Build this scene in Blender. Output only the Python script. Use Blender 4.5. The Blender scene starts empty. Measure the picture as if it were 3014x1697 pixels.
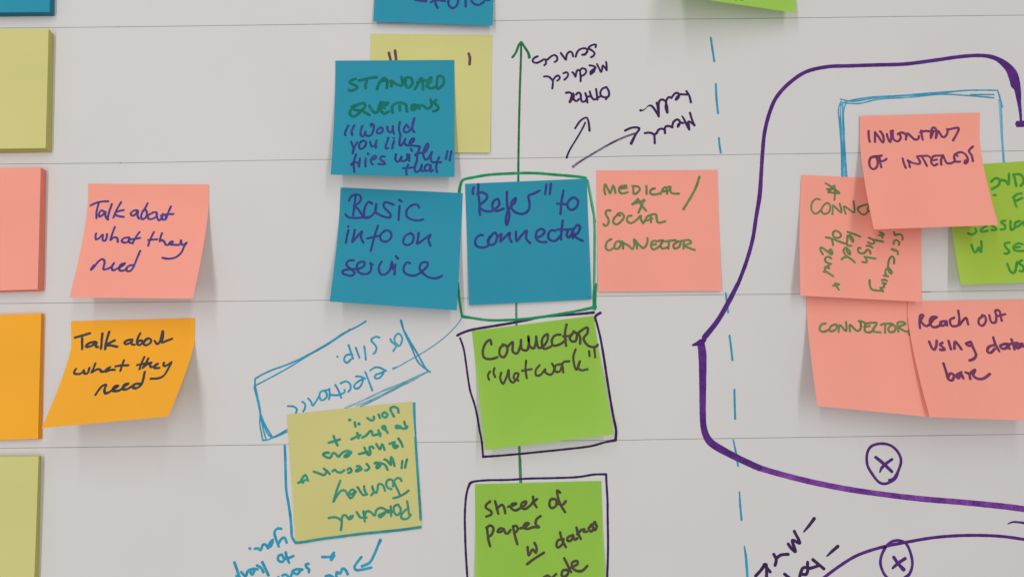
import bpy, math, random
from mathutils import Vector
R=math.radians
random.seed(4)
S=bpy.context.scene
COL=S.collection
# ------------------------------------------------------------------ camera
TH=R(4.3); DIST=0.4635
cd=bpy.data.cameras.new('camera'); cam=bpy.data.objects.new('camera',cd); COL.objects.link(cam)
cam.location=(0,0,DIST*math.cos(TH)); cam.rotation_euler=(TH,0,0)
cd.sensor_width=36; cd.lens=36*2176/3014; cd.clip_start=.005; cd.clip_end=50
S.camera=cam
AMB=.285; PL=7.7; PR=42.0
# ------------------------------------------------------------------ light: room ambient and two ceiling tubes
w=bpy.data.worlds.new('World'); S.world=w; w.use_nodes=True
bg=w.node_tree.nodes['Background']; bg.inputs[0].default_value=(.98,.97,1,1); bg.inputs[1].default_value=AMB
def tube(name,x,y,z,length,width,power,col):
    l=bpy.data.lights.new(name,'AREA'); l.shape='RECTANGLE'; l.size=width; l.size_y=length; l.energy=power; l.color=col
    o=bpy.data.objects.new(name,l); COL.objects.link(o); o.location=(x,y,z)
    return o
tube('ceiling_tube',-.52,.62,1.3,2.5,.055,PL,(1,.975,.95))
tube('ceiling_tube',1.41,1.3,3.07,6.0,.13,PR,(1,.975,.95))
vs=S.view_settings; vs.view_transform='Standard'; vs.look='None'; vs.exposure=0.375; vs.gamma=1
# ------------------------------------------------------------------ materials
def lin(c):
    return tuple((v/255/12.92 if v<=10 else ((v/255+.055)/1.055)**2.4) for v in c)
def nodes(name):
    m=bpy.data.materials.new(name); m.use_nodes=True; nt=m.node_tree; nt.nodes.clear()
    return m,nt,nt.nodes,nt.links
def paper_mat(name,col,var=.04,trans=.13,clear=0,bump=.05,scale=1400,back=None):
    m,nt,N,L=nodes(name)
    out=N.new('ShaderNodeOutputMaterial'); tc=N.new('ShaderNodeTexCoord')
    fib=N.new('ShaderNodeTexNoise'); fib.inputs['Scale'].default_value=scale; fib.inputs['Detail'].default_value=4
    big=N.new('ShaderNodeTexNoise'); big.inputs['Scale'].default_value=14; big.inputs['Detail'].default_value=3
    L.new(tc.outputs['Object'],fib.inputs['Vector']); L.new(tc.outputs['Object'],big.inputs['Vector'])
    add=N.new('ShaderNodeMath'); add.operation='MULTIPLY_ADD'; add.inputs[1].default_value=.45
    L.new(fib.outputs[0],add.inputs[0]); L.new(big.outputs[0],add.inputs[2])
    ramp=N.new('ShaderNodeMapRange'); ramp.inputs['From Min'].default_value=.45; ramp.inputs['From Max'].default_value=1.0
    ramp.inputs['To Min'].default_value=1-var; ramp.inputs['To Max'].default_value=1+var
    L.new(add.outputs[0],ramp.inputs[0])
    mul=N.new('ShaderNodeVectorMath'); mul.operation='SCALE'; mul.inputs[0].default_value=col
    L.new(ramp.outputs[0],mul.inputs['Scale'])
    b=N.new('ShaderNodeBsdfPrincipled'); b.inputs['Roughness'].default_value=.75; b.inputs['Specular IOR Level'].default_value=.12
    L.new(mul.outputs[0],b.inputs['Base Color'])
    bm=N.new('ShaderNodeBump'); bm.inputs['Strength'].default_value=bump; bm.inputs['Distance'].default_value=.0004
    L.new(fib.outputs[0],bm.inputs['Height']); L.new(bm.outputs[0],b.inputs['Normal'])
    tr=N.new('ShaderNodeBsdfTranslucent'); tr.inputs['Color'].default_value=(*[min(1,v**.6) for v in col],1)
    mx=N.new('ShaderNodeMixShader'); mx.inputs[0].default_value=trans
    L.new(b.outputs[0],mx.inputs[1]); L.new(tr.outputs[0],mx.inputs[2]); last=mx
    if clear:
        tp=N.new('ShaderNodeBsdfTransparent'); m2=N.new('ShaderNodeMixShader'); m2.inputs[0].default_value=clear
        L.new(last.outputs[0],m2.inputs[1]); L.new(tp.outputs[0],m2.inputs[2]); last=m2
    L.new(last.outputs[0],out.inputs[0])
    return m
def back_mat():
    # underside of a note: lets the light that soaks through the sheet out again
    m,nt,N,L=nodes('note_underside')
    out=N.new('ShaderNodeOutputMaterial'); tp=N.new('ShaderNodeBsdfTransparent'); d=N.new('ShaderNodeBsdfDiffuse'); d.inputs[0].default_value=(.7,.7,.7,1)
    mx=N.new('ShaderNodeMixShader'); mx.inputs[0].default_value=.85; L.new(d.outputs[0],mx.inputs[1]); L.new(tp.outputs[0],mx.inputs[2]); L.new(mx.outputs[0],out.inputs[0])
    return m
def pad_side(name,col):
    m,nt,N,L=nodes(name)
    out=N.new('ShaderNodeOutputMaterial'); tc=N.new('ShaderNodeTexCoord'); mp=N.new('ShaderNodeMapping')
    mp.inputs['Scale'].default_value=(30,30,9000); L.new(tc.outputs['Object'],mp.inputs[0])
    n=N.new('ShaderNodeTexNoise'); n.inputs['Scale'].default_value=1; n.inputs['Detail'].default_value=3; L.new(mp.outputs[0],n.inputs['Vector'])
    ra=N.new('ShaderNodeMapRange'); ra.inputs['From Min'].default_value=.3; ra.inputs['From Max'].default_value=.7; ra.inputs['To Min'].default_value=.62; ra.inputs['To Max'].default_value=1.05
    L.new(n.outputs[0],ra.inputs[0])
    mul=N.new('ShaderNodeVectorMath'); mul.operation='SCALE'; mul.inputs[0].default_value=col; L.new(ra.outputs[0],mul.inputs['Scale'])
    b=N.new('ShaderNodeBsdfPrincipled'); b.inputs['Roughness'].default_value=.85; L.new(mul.outputs[0],b.inputs['Base Color'])
    bm=N.new('ShaderNodeBump'); bm.inputs['Strength'].default_value=.5; bm.inputs['Distance'].default_value=.0003
    L.new(n.outputs[0],bm.inputs['Height']); L.new(bm.outputs[0],b.inputs['Normal']); L.new(b.outputs[0],out.inputs[0])
    return m
NOTE_COL={'blue':(.030,.302,.425),'yellow':(.675,.645,.25),'yellow_thin':(.69,.645,.245),'salmon':(.985,.385,.297),
          'orange':(.985,.455,.036),'green':(.375,.68,.092),'green_right':(.455,.68,.08)}
MAT={k:paper_mat('sticky_note_'+k,c,trans=.3 if 'green' in k else .08,clear=.07 if k=='yellow_thin' else 0) for k,c in NOTE_COL.items()}
SIDE={k:pad_side('pad_edge_'+k,tuple(v**1.3 for v in c)) for k,c in NOTE_COL.items()}
MAT['back']=back_mat()
MAT['paper']=paper_mat('white_paper',(.66,.65,.64),var=.018,trans=0,bump=.03,scale=900)
MAT['rule']=paper_mat('printed_rule',(.31,.30,.30),var=.2,trans=0,bump=0)
MAT['table']=paper_mat('table_laminate',(.35,.33,.31),var=.1,trans=0)
K=1.08
def ink_mat(name,rgb,var=.16,thin=0.0,light=None,streak=False):
    m,nt,N,L=nodes('ink_'+name)
    out=N.new('ShaderNodeOutputMaterial'); tc=N.new('ShaderNodeTexCoord')
    n=N.new('ShaderNodeTexNoise'); n.inputs['Scale'].default_value=1500 if not streak else 700; n.inputs['Detail'].default_value=5
    n.inputs['Roughness'].default_value=.65
    L.new(tc.outputs['Object'],n.inputs['Vector'])
    n2=N.new('ShaderNodeTexNoise'); n2.inputs['Scale'].default_value=130; L.new(tc.outputs['Object'],n2.inputs['Vector'])
    a=N.new('ShaderNodeMath'); a.operation='ADD'; L.new(n.outputs[0],a.inputs[0]); L.new(n2.outputs[0],a.inputs[1])
    c=tuple(v*K for v in lin(rgb)); l=tuple(v*K for v in lin(light)) if light else tuple(min(1,v*(1+var*1.8)+.004) for v in c)
    d=tuple(v*(1-var) for v in c)
    mr=N.new('ShaderNodeMapRange'); mr.inputs['From Min'].default_value=.75; mr.inputs['From Max'].default_value=1.25; L.new(a.outputs[0],mr.inputs[0])
    mix=N.new('ShaderNodeMix'); mix.data_type='RGBA'; L.new(mr.outputs[0],mix.inputs[0])
    mix.inputs[6].default_value=(*d,1); mix.inputs[7].default_value=(*l,1)
    b=N.new('ShaderNodeBsdfPrincipled'); b.inputs['Roughness'].default_value=.55; b.inputs['Specular IOR Level'].default_value=.08
    L.new(mix.outputs[2],b.inputs['Base Color']); last=b
    if thin:
        tp=N.new('ShaderNodeBsdfTransparent'); m2=N.new('ShaderNodeMixShader')
        f=N.new('ShaderNodeMapRange'); f.inputs['From Min'].default_value=.8; f.inputs['From Max'].default_value=1.2
        f.inputs['To Min'].default_value=max(0,thin-.25); f.inputs['To Max'].default_value=min(1,thin+.25)
        L.new(a.outputs[0],f.inputs[0]); L.new(f.outputs[0],m2.inputs[0])
        L.new(b.outputs[0],m2.inputs[1]); L.new(tp.outputs[0],m2.inputs[2]); last=m2
    L.new(last.outputs[0],out.inputs[0])
    return m
INKS={
'green_on_blue':((18,104,92),),'purple_on_blue':((50,58,122),),'navy_on_salmon':((68,62,126),),'charcoal':((55,64,70),),
'green_on_salmon':((98,122,74),),'brown_on_green':((72,66,54),),'teal_green':((54,134,112),),'purple_on_salmon':((110,56,92),),
'green_on_green':((62,138,52),),'maroon':((100,68,78),),'green':((24,132,84),),'green_dark':((30,104,66),),'green_dry':((62,128,88),.16,.1),
'green_light':((90,165,125),.2,.3),'cyan':((44,142,172),),'cyan_mid':((62,150,184),.25,.12),'cyan_dry':((95,165,182),.2,.45),'cyan_light':((110,180,205),.2,.35),
'teal':((60,148,164),),'purple_dark':((56,32,78),),'purple_dry':((85,60,105),.2,.35),'purple_marker':((78,36,112),),
'purple_streak':((92,42,128),.2,0,(134,74,162),True),'purple_mid':((80,38,116),.2,0,(100,52,136),True),'teal_on_yellow':((42,136,138),),
'smudge':((165,158,88),.1,.5),'smudge_green':((110,150,60),.1,.5)}
IM={k:ink_mat(k,*v) for k,v in INKS.items()}
# ------------------------------------------------------------------ data (mm on the table)
NOTES={"topblue":{"mat":"blue","c":[[-87.46,283.52],[-9.96,281.22],[-12.34,202.15],[-88.65,205.18]],"hL":3.71,"hR":4.63,"v0":0.3,"ex":1.6,"base":0.35,"label":"blue sticky note cut off by the top of the picture, above the pale yellow note","group":"blue sticky notes on the paper"},
"yellowtop":{"mat":"yellow","c":[[-90.9,198.84],[-12.67,198.06],[-13.99,120.72],[-90.99,121.51]],"hL":0.46,"hR":1.39,"v0":0.3,"ex":1.6,"base":0.35,"label":"pale yellow sticky note mostly hidden behind the blue note about standard questions","group":"yellow sticky notes on the paper"},
"standard":{"mat":"blue","c":[[-113.2,180.86],[-37.01,181.3],[-35.62,103.22],[-111.43,103.65]],"hL":13.91,"hR":9.27,"v0":0.1,"ex":1.5,"base":0.75,"label":"blue sticky note asking about standard questions and fries, stuck over a yellow note","group":"blue sticky notes on the paper"},
"basic":{"mat":"blue","c":[[-108.47,98.73],[-31.2,95.1],[-33.67,20.54],[-110.4,25.66]],"hL":15.3,"hR":11.12,"v0":0.2,"ex":1.5,"base":0.45,"label":"blue sticky note reading Basic info on service, its lower edge lifting","group":"blue sticky notes on the paper"},
"refer":{"mat":"blue","c":[[-29.73,101.09],[47.29,104.4],[49.64,27.8],[-26.77,24.1]],"hL":2.32,"hR":1.39,"v0":0.3,"ex":1.6,"base":0.35,"label":"flat blue sticky note reading Refer to connector inside the green drawn box","group":"blue sticky notes on the paper"},
"medical":{"mat":"salmon","c":[[53.47,109.69],[130.43,110.04],[130.94,33.16],[53.82,32.6]],"hL":1.39,"hR":1.85,"v0":0.3,"ex":1.6,"base":0.35,"label":"salmon sticky note reading medical social connector, right of the green drawn box","group":"salmon sticky notes on the paper"},
"talk_salmon":{"mat":"salmon","c":[[-268.6,101.28],[-191.93,100.63],[-189.68,26.95],[-265.12,27.74]],"hL":19.93,"hR":23.18,"v0":0.15,"ex":1.35,"base":0.35,"label":"salmon sticky note with blue writing Talk about what they need, bottom curling up","group":"salmon sticky notes on the paper"},
"talk_orange":{"mat":"orange","c":[[-275.36,14.28],[-198.05,16.28],[-196.84,-41.29],[-271.94,-48.31]],"hL":29.66,"hR":34.3,"v0":0.25,"ex":1.25,"base":0.35,"label":"orange sticky note with black writing Talk about what they need, curling strongly","group":None},
"connector_network":{"mat":"green","c":[[-25.07,8.16],[50.98,17.78],[61.36,-54.15],[-16.36,-63.3]],"hL":12.51,"hR":11.12,"v0":0.2,"ex":1.5,"base":0.35,"label":"lime green sticky note reading Connector network inside a tilted purple drawn box","group":"green sticky notes on the paper"},
"sheet":{"mat":"green","c":[[-22.71,-85.61],[54.9,-83.68],[56.82,-157.97],[-22.03,-160.28]],"hL":4.63,"hR":5.56,"v0":0.3,"ex":1.6,"base":0.35,"label":"lime green sticky note reading Sheet of paper, at the bottom edge of the picture","group":"green sticky notes on the paper"},
"journey":{"mat":"yellow_thin","c":[[-139.39,-43.36],[-61.87,-35.44],[-55.05,-112.26],[-132.04,-120.56]],"hL":0.46,"hR":0.46,"v0":0.3,"ex":1.6,"base":0.35,"label":"yellow sticky note with upside down green writing about a potential journey","group":"yellow sticky notes on the paper"},
"greentop":{"mat":"green","c":[[107.44,286.53],[184.88,283.52],[179.02,207.79],[98.34,210.51]],"hL":28.74,"hR":10.2,"v0":0.2,"ex":1.4,"base":0.35,"label":"green sticky note at the top right, lifted so that it casts a green shadow","group":"green sticky notes on the paper"},
"connector_lower":{"mat":"salmon","c":[[184.45,31.85],[259.73,26.09],[253.88,-43.54],[182.74,-36.85]],"hL":15.76,"hR":21.32,"v0":0.15,"ex":1.35,"base":0.35,"label":"salmon sticky note with the single green word connector, beside the Reach out note","group":"salmon sticky notes on the paper"},
"reach":{"mat":"salmon","c":[[247.27,26.64],[323.88,27.98],[319.1,-45.18],[245.07,-42.65]],"hL":23.18,"hR":24.1,"v0":0.12,"ex":1.35,"base":0.85,"label":"salmon sticky note with purple writing Reach out using data base at the right edge","group":"salmon sticky notes on the paper"},
"connec":{"mat":"salmon","c":[[183.34,106.74],[260.29,103.2],[253.55,26.0],[177.41,29.7]],"hL":7.88,"hR":5.1,"v0":0.2,"ex":1.5,"base":0.55,"label":"salmon sticky note with a drawn star and green writing turned sideways","group":"salmon sticky notes on the paper"},
"beyond":{"mat":"green_right","c":[[275.65,112.43],[353.52,117.46],[353.41,39.16],[276.19,36.36]],"hL":8.34,"hR":9.27,"v0":0.2,"ex":1.5,"base":0.35,"label":"yellowish green sticky note partly covered by the Inventory of interest note at right edge","group":"green sticky notes on the paper"},
"inventory":{"mat":"salmon","c":[[221.62,144.78],[298.1,146.81],[293.1,71.46],[218.34,68.92]],"hL":19.0,"hR":19.93,"v0":0.2,"ex":1.35,"base":1.0,"label":"salmon sticky note with purple writing Inventory of interest, on top of three notes","group":"salmon sticky notes on the paper"}}
PADS=[('blue', [(-376.63, 289.3), (-297.36, 290.21), (-294.51, 210.63), (-372.57, 209.73)], [(-379.02, 289.29), (-297.89, 290.22), (-294.86, 210.61), (-374.99, 209.71)], 5.84, 'thick pad of blank blue sticky notes, top one of the column at left'),
('yellow', [(-371.38, 198.86), (-294.37, 199.41), (-292.56, 122.46), (-368.49, 121.37)], [(-373.17, 197.53), (-294.81, 198.21), (-292.73, 121.28), (-369.91, 119.97)], 6.26, 'pad of blank yellow sticky notes between the blue pad and the salmon pad'),
('salmon', [(-371.58, 109.04), (-295.06, 110.12), (-293.3, 33.76), (-369.01, 31.44)], [(-373.13, 108.79), (-295.57, 109.73), (-293.23, 33.15), (-370.19, 31.02)], 6.26, 'pad of blank salmon sticky notes beside the salmon curling note'),
('orange', [(-369.34, 16.83), (-292.12, 18.94), (-290.33, -57.67), (-366.77, -60.14)], [(-370.61, 16.76), (-292.55, 18.77), (-290.06, -58.14), (-367.22, -60.62)], 3.71, 'thin pad of blank orange sticky notes beside the orange curling note'),
('yellow', [(-365.72, -68.78), (-288.76, -68.09), (-287.84, -140.84), (-363.67, -142.83)], [(-367.94, -69.51), (-290.18, -68.69), (-288.01, -142.34), (-365.06, -144.35)], 4.87, 'pad of blank yellow sticky notes at the bottom of the column at left')]
RULES=[[(-329.7, 202.7), (-242.2, 203.6), (-102.2, 205.6), (-45.3, 206.5), (11.6, 207.9), (108.0, 208.6), (182.4, 209.4), (239.4, 210.2), (330.2, 211.3)], [(-325.1, 113.8), (-238.8, 114.7), (-120.2, 116.8), (-5.8, 117.5), (106.5, 119.5), (222.0, 121.0), (325.5, 122.4)], [(-320.5, 25.3), (-171.7, 26.8), (-118.5, 27.4), (-29.2, 28.6), (58.1, 29.9), (132.6, 30.9), (179.5, 31.3), (258.3, 32.6), (320.9, 33.6)], [(-315.9, -63.9), (-211.1, -62.7), (-169.2, -62.1), (-34.0, -60.1), (69.9, -59.0), (103.4, -58.4), (316.3, -55.4)]]
# pen strokes: (carrier, ink, part name, strokes); a stroke is "x y width" triples in mm
INK=[
('standard','green_on_blue','handwriting',"""-100.1 168.7 1.84 -102.3 168 1.84 -103.7 166.9 1.84 -103.3 165.9 1.84 -100.5 164.6 1.84 -98.5 163.3 1.84 -99.1 162.2 1.84 -101.5 161.1 1.84 -103.4 160.8 1.84 -103.9 161.3 1.84
-97.8 167.7 1.84 -95.8 168.1 1.84 -91.5 169.3 1.84 -86.5 169.9 1.84
-92.9 169 1.84 -93 166.6 1.84 -93.6 164.2 1.84 -93.3 162.5 1.84
-86.1 161.9 1.84 -85.5 163.9 1.84 -84.3 166.9 1.84 -82.6 169 1.84 -81.2 169.2 1.84 -80 167.5 1.84 -79.6 165.4 1.84 -79.9 162.7 1.84
-83.4 167.4 1.84 -79.7 167.8 1.84
-77 163.8 1.84 -77.1 165.7 1.84 -77.7 167.4 1.84 -76.3 167.2 1.84 -74.8 165.7 1.84 -71.6 164.4 1.84 -70.2 164.5 1.84 -69.9 166.3 1.84 -70.7 170.1 1.84
-68 168.7 1.84 -68.1 166 1.84 -67.3 163.5 1.84 -66.1 163 1.84 -64.4 164.2 1.84 -63.6 166.6 1.84 -64.3 169 1.84 -66 169.9 1.84 -68 169.3 1.84 -68.5 167.5 1.84
-62 162 1.84 -60.7 164.2 1.84 -59.6 166.9 1.84 -58.5 169 1.84 -57.4 168.7 1.84 -57 166 1.84 -56.8 161.8 1.84
-60.5 166.3 1.84 -57.1 167.5 1.84 -55.1 167.8 1.84
-54.4 163.6 1.84 -54 166.3 1.84 -53.1 168.7 1.84 -51.6 169.6 1.84 -51.9 167.2 1.84 -53.3 165.7 1.84 -53.8 163.6 1.84 -51.2 162.4 1.84 -49.5 163.3 1.84
-48.1 163 1.84 -48 166.3 1.84 -47.6 169.6 1.84 -46.5 170.8 1.84 -44.5 170.2 1.84 -43.5 168.1 1.84 -43.9 165.4 1.84 -45.3 163.6 1.84 -47.2 162.1 1.84"""),
('standard','green_on_blue','handwriting',"""-97.9 150.9 1.84 -99.6 150.1 1.84 -101.5 148.3 1.84 -102.5 146.4 1.84 -102.4 144.6 1.84 -100.6 143.2 1.84 -98.4 144 1.84 -95.5 147.1 1.84 -93.3 149.8 1.84 -93.6 152 1.84 -95.4 152.3 1.84 -99.3 151 1.84 -101.8 149.8 1.84
-99.7 147.7 1.84 -97.2 147.4 1.84 -94.3 146.8 1.84 -90.2 144.3 1.84
-90.5 150.5 1.84 -89.6 148.9 1.84 -88.1 146.8 1.84 -86.1 145.9 1.84 -85 146.8 1.84 -84.5 149.6 1.84 -83.5 152.9 1.84
-82.9 152.9 1.84 -78.7 152.6 1.84
-82.9 150.8 1.84 -79.2 151.4 1.84
-82.6 152.6 1.84 -83.1 150.2 1.84 -83.3 148 1.84 -81.8 145.9 1.84 -80.4 145.3 1.84 -78.2 146.8 1.84
-82.8 149.6 1.84 -80.8 149 1.84
-75.4 145.9 1.84 -76.1 148.4 1.84 -75.8 150.8 1.84 -73.5 152.4 1.84
-71.3 152.4 1.84 -71.2 149.9 1.84 -71.1 147.5 1.84
-72.4 152.7 1.84 -69.6 152.5 1.84 -67.5 151.5 1.84 -67 149 1.84 -66.5 146.9 1.84
-62.7 151.5 1.84 -63.8 150.3 1.84 -63.5 148.1 1.84 -61.8 148.1 1.84 -60.7 150.3 1.84 -61.6 151.5 1.84 -63.2 150.6 1.84 -62.6 149 1.84
-61 150.6 1.84 -59.3 150.9 1.84 -58.8 148.8 1.84
-59 150 1.84 -57.6 151.2 1.84 -55.8 150.3 1.84 -54.4 149.1 1.84 -52.7 149.1 1.84 -51.3 150.6 1.84 -51.2 152.7 1.84 -51.8 154.9 1.84
-48.2 154.7 1.84 -49.4 153.6 1.84 -48.8 152.1 1.84 -47 150.3 1.84 -47 148.5 1.84 -48.4 147.3 1.84 -49.9 147.1 1.84"""),
('standard','purple_on_blue','handwriting',"""-103 137 1.46 -104 134.6 1.46 -104.7 132.4 1.46 -104.5 130.4 1.46
-99.3 137.2 1.46 -100.3 134.6 1.46 -100.7 132.7 1.46 -100.2 130.6 1.46
-94.2 136.8 1.46 -95.1 133.4 1.46 -94.8 130.5 1.46 -93.6 129.6 1.46 -92.5 130.9 1.46 -92.2 133.1 1.46 -91.8 130.9 1.46 -90.1 129.9 1.46 -88.1 131.2 1.46 -87.1 134.4 1.46 -87.1 137.3 1.46 -88.8 138.3 1.46 -88.9 136.7 1.46
-82.8 135.7 1.46 -84.5 134.5 1.46 -85 132.5 1.46 -83.8 131.8 1.46 -81.8 132.6 1.46 -81.3 134.5 1.46 -82.2 135.9 1.46 -83.4 135.6 1.46
-78.6 136.4 1.46 -78.2 134.2 1.46 -77.1 132.6 1.46 -75.6 132.9 1.46 -75.1 134.8 1.46 -75.1 136.8 1.46 -74.8 133.3 1.46 -74.1 131.7 1.46
-70.7 139.5 1.46 -71.2 137.1 1.46 -71.1 134.2 1.46 -70.5 132 1.46 -70 131.1 1.46
-65.2 135.9 1.46 -66.4 137.8 1.46 -67.5 136.5 1.46 -68.2 134.3 1.46 -67.4 132.7 1.46 -65.6 133 1.46 -63.9 134.6 1.46 -62.8 136.8 1.46 -61.8 142.3 1.46 -62.6 139.1 1.46 -62.8 135.3 1.46 -61.5 132.7 1.46"""),
('standard','purple_on_blue','handwriting',"""-100.5 126 1.46 -99.8 124.1 1.46 -99 122.2 1.46
-96.7 125.7 1.46 -97.9 123.5 1.46 -98.6 121.3 1.46 -98.9 119.7 1.46 -99 118.1 1.46
-93.4 126.6 1.46 -95.1 125.1 1.46 -95.5 122.9 1.46 -94.8 121.3 1.46 -93.1 121.6 1.46 -91.5 123.6 1.46 -91.3 125.8 1.46 -92.9 126.9 1.46 -94.6 126.1 1.46
-88.7 126.1 1.46 -88.3 124.2 1.46 -87.7 123 1.46 -86 123.3 1.46 -85.2 124.9 1.46 -84.9 127.1 1.46 -85.1 124.3 1.46 -85 122 1.46
-77.6 128.9 1.46 -78.2 126.2 1.46 -78.9 123.7 1.46 -78.8 121.8 1.46 -77.5 121.8 1.46
-74.3 128.8 1.46 -74.1 128.5 1.46
-73.9 126.8 1.46 -74.5 124.4 1.46 -74.8 121.8 1.46
-70 131.4 1.46 -70.3 128.9 1.46 -70.5 126 1.46 -70.4 124.1 1.46 -69.4 123.8 1.46 -67.7 126.3 1.46 -66.9 128.3 1.46 -67.4 125.7 1.46 -66.8 124.5 1.46 -65.3 123.8 1.46 -63 123.9 1.46
-63.6 125.1 1.46 -61.9 126.7 1.46 -61.5 128.6 1.46 -62.8 128.3 1.46 -63.9 126.7 1.46 -64.2 125.1 1.46 -63 123.9 1.46 -60.9 123.6 1.46 -58 123.3 1.46 -57.9 122 1.46 -58.7 119.2 1.46 -59.2 116.4 1.46 -59.1 113.8 1.46 -60.1 110.1 1.46"""),
('standard','purple_on_blue','handwriting',"""-97 117.5 1.46 -97.6 114.6 1.46 -98 112.4 1.46 -97.8 109.6 1.46 -97.1 105.5 1.46
-99.5 110.2 1.46 -98.5 111.8 1.46 -96.8 112.2 1.46 -95.3 111.5 1.46 -94.6 109.3 1.46
-94.4 114.8 1.46 -94.5 112.4 1.46 -94.6 109.6 1.46
-89.7 118.3 1.46 -89.4 117.4 1.46
-90.8 114.7 1.46 -90.8 112.2 1.46 -90.6 109.3 1.46
-87.7 113.8 1.46 -85.5 114.4 1.46 -84.4 115.7 1.46 -85 116.7 1.46 -86.7 115.7 1.46 -87.6 113.8 1.46 -87.3 111.9 1.46 -86.1 110.8 1.46
-79.2 116.1 1.46 -80.9 116.4 1.46 -81.9 115.4 1.46 -81.4 113.9 1.46 -79.6 112.6 1.46 -78.7 111.4 1.46 -80.1 110.9 1.46 -82.7 111.3 1.46"""),
('standard','purple_on_blue','handwriting',"""-72.3 117.8 1.46 -72.6 114.9 1.46 -71.8 113.1 1.46 -70.4 113.1 1.46 -69.3 115 1.46 -68.8 116.2 1.46 -69 113.7 1.46 -66.9 113.4 1.46 -65.2 115 1.46 -65.4 117.9 1.46
-63.9 117.9 1.46 -64.1 115.7 1.46 -63.9 113.5 1.46
-63.2 121.5 1.46 -62.5 120.2 1.46
-60.4 117.3 1.46 -59.6 118.5 1.46 -57 118.9 1.46 -54.9 119.2 1.46 -53.5 120.8 1.46 -52.4 123.7 1.46 -52.8 125.2 1.46 -54.2 123.3 1.46 -55.2 119.9 1.46 -55.3 117 1.46 -53.9 114.5 1.46 -52.5 114.9 1.46 -51.1 117.4 1.46 -50.1 119.6 1.46 -50.8 116.8 1.46 -50.4 114 1.46 -49.5 112.7 1.46 -47.2 112.9 1.46 -44.3 112.9 1.46"""),
('standard','purple_on_blue','handwriting',"""-67.6 108.7 1.46 -65.3 108.6 1.46 -61.5 109.3 1.46
-64.4 111 1.46 -65.3 108.8 1.46 -65.5 106.6 1.46 -65.2 104.4 1.46
-59.4 113.5 1.46 -60.1 110.7 1.46 -60.3 108.2 1.46 -59.7 106.3 1.46 -58 106.7 1.46 -56.3 109.2 1.46 -56.1 111.1 1.46 -56.6 108.6 1.46 -55.7 106.7 1.46 -54.2 107.4 1.46
-50.9 110.8 1.46 -52.6 111.4 1.46 -54 109.9 1.46 -54.1 107.7 1.46 -52.8 106.8 1.46 -51.1 108.3 1.46 -50.6 110.8 1.46 -50.5 106.5 1.46 -49.1 107.7 1.46
-45.5 116.2 1.46 -46.5 113.4 1.46 -47.1 110.3 1.46 -47 107.8 1.46 -46.4 106.2 1.46
-40.4 120.3 1.46 -40.9 117.5 1.46 -41.3 115 1.46
-38 120.2 1.46 -38.5 117.2 1.46 -38.9 114.1 1.46"""),
('talk_salmon','navy_on_salmon','handwriting',"""-266.1 87.1 1.39 -263.1 88.7 1.39 -259.1 89.7 1.39 -255.2 89.9 1.39
-261.1 88.7 1.39 -261.5 85.6 1.39 -261.6 82.2 1.39 -261 78.7 1.39
-256.1 82.6 1.39 -258.8 83.9 1.39 -259.9 81.7 1.39 -259.3 79.8 1.39 -257.5 80.9 1.39 -256 83 1.39 -255.7 80.4 1.39 -253.6 77.8 1.39 -253.9 79.1 1.39 -253.7 83 1.39 -252.7 88.2 1.39
-247 89.3 1.39 -248.7 85.6 1.39 -249.8 82.2 1.39 -250.4 79.1 1.39
-244.7 84.1 1.39 -247.5 83.5 1.39 -249.8 82.2 1.39 -248.3 80.4 1.39 -244 79.6 1.39"""),
('talk_salmon','navy_on_salmon','handwriting',"""-236 83.9 1.39 -238.1 83.9 1.39 -239.9 82.2 1.39 -239.5 80.9 1.39 -237.6 80.6 1.39 -235.6 83.5 1.39 -235.5 80.4 1.39 -234.1 78.3 1.39
-230.2 88.7 1.39 -231.3 85.6 1.39 -232.9 82.2 1.39 -233.1 79.6 1.39 -231.8 78 1.39 -230 79.6 1.39 -229.8 82.2 1.39 -231.1 84.3 1.39 -232.7 83.5 1.39
-226.3 82.2 1.39 -228.6 80.9 1.39 -228.6 78.7 1.39 -226.1 78.2 1.39 -223.5 80 1.39 -223.9 82.6 1.39 -226.3 82.6 1.39
-223.7 81.3 1.39 -222.4 78.2 1.39 -221 77.4 1.39 -219.8 80.4 1.39 -219.8 81.7 1.39 -219.5 78.2 1.39 -217.4 78.2 1.39 -216.4 82.6 1.39 -215.3 86.5 1.39
-220.7 80.4 1.39 -217.5 81.3 1.39 -213 81.5 1.39
-217.1 78.7 1.39 -217.8 80.4 1.39"""),
('talk_salmon','navy_on_salmon','handwriting',"""-259.3 68.7 1.39 -259.2 66.6 1.39 -258.4 64.8 1.39 -256.6 65.7 1.39 -255 67.9 1.39 -254.2 64.4 1.39 -252.5 64 1.39 -252.1 66.1 1.39 -252.4 68.3 1.39
-248.4 73 1.39 -248.9 70 1.39 -249.3 66.1 1.39 -249.3 64.4 1.39 -247.6 66.1 1.39 -245.5 65.7 1.39 -244.5 63.1 1.39
-238.2 66.1 1.39 -241 65.7 1.39 -242.3 64 1.39 -240.7 62.7 1.39 -238.4 63.1 1.39 -237.7 65.7 1.39 -237.6 63.1 1.39 -234.9 62.2 1.39
-232.3 69.6 1.39 -233.8 66.5 1.39 -234.8 63.5 1.39 -235.1 62.2 1.39
-236.7 64.8 1.39 -233.9 65.2 1.39 -231.2 65.7 1.39"""),
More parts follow.
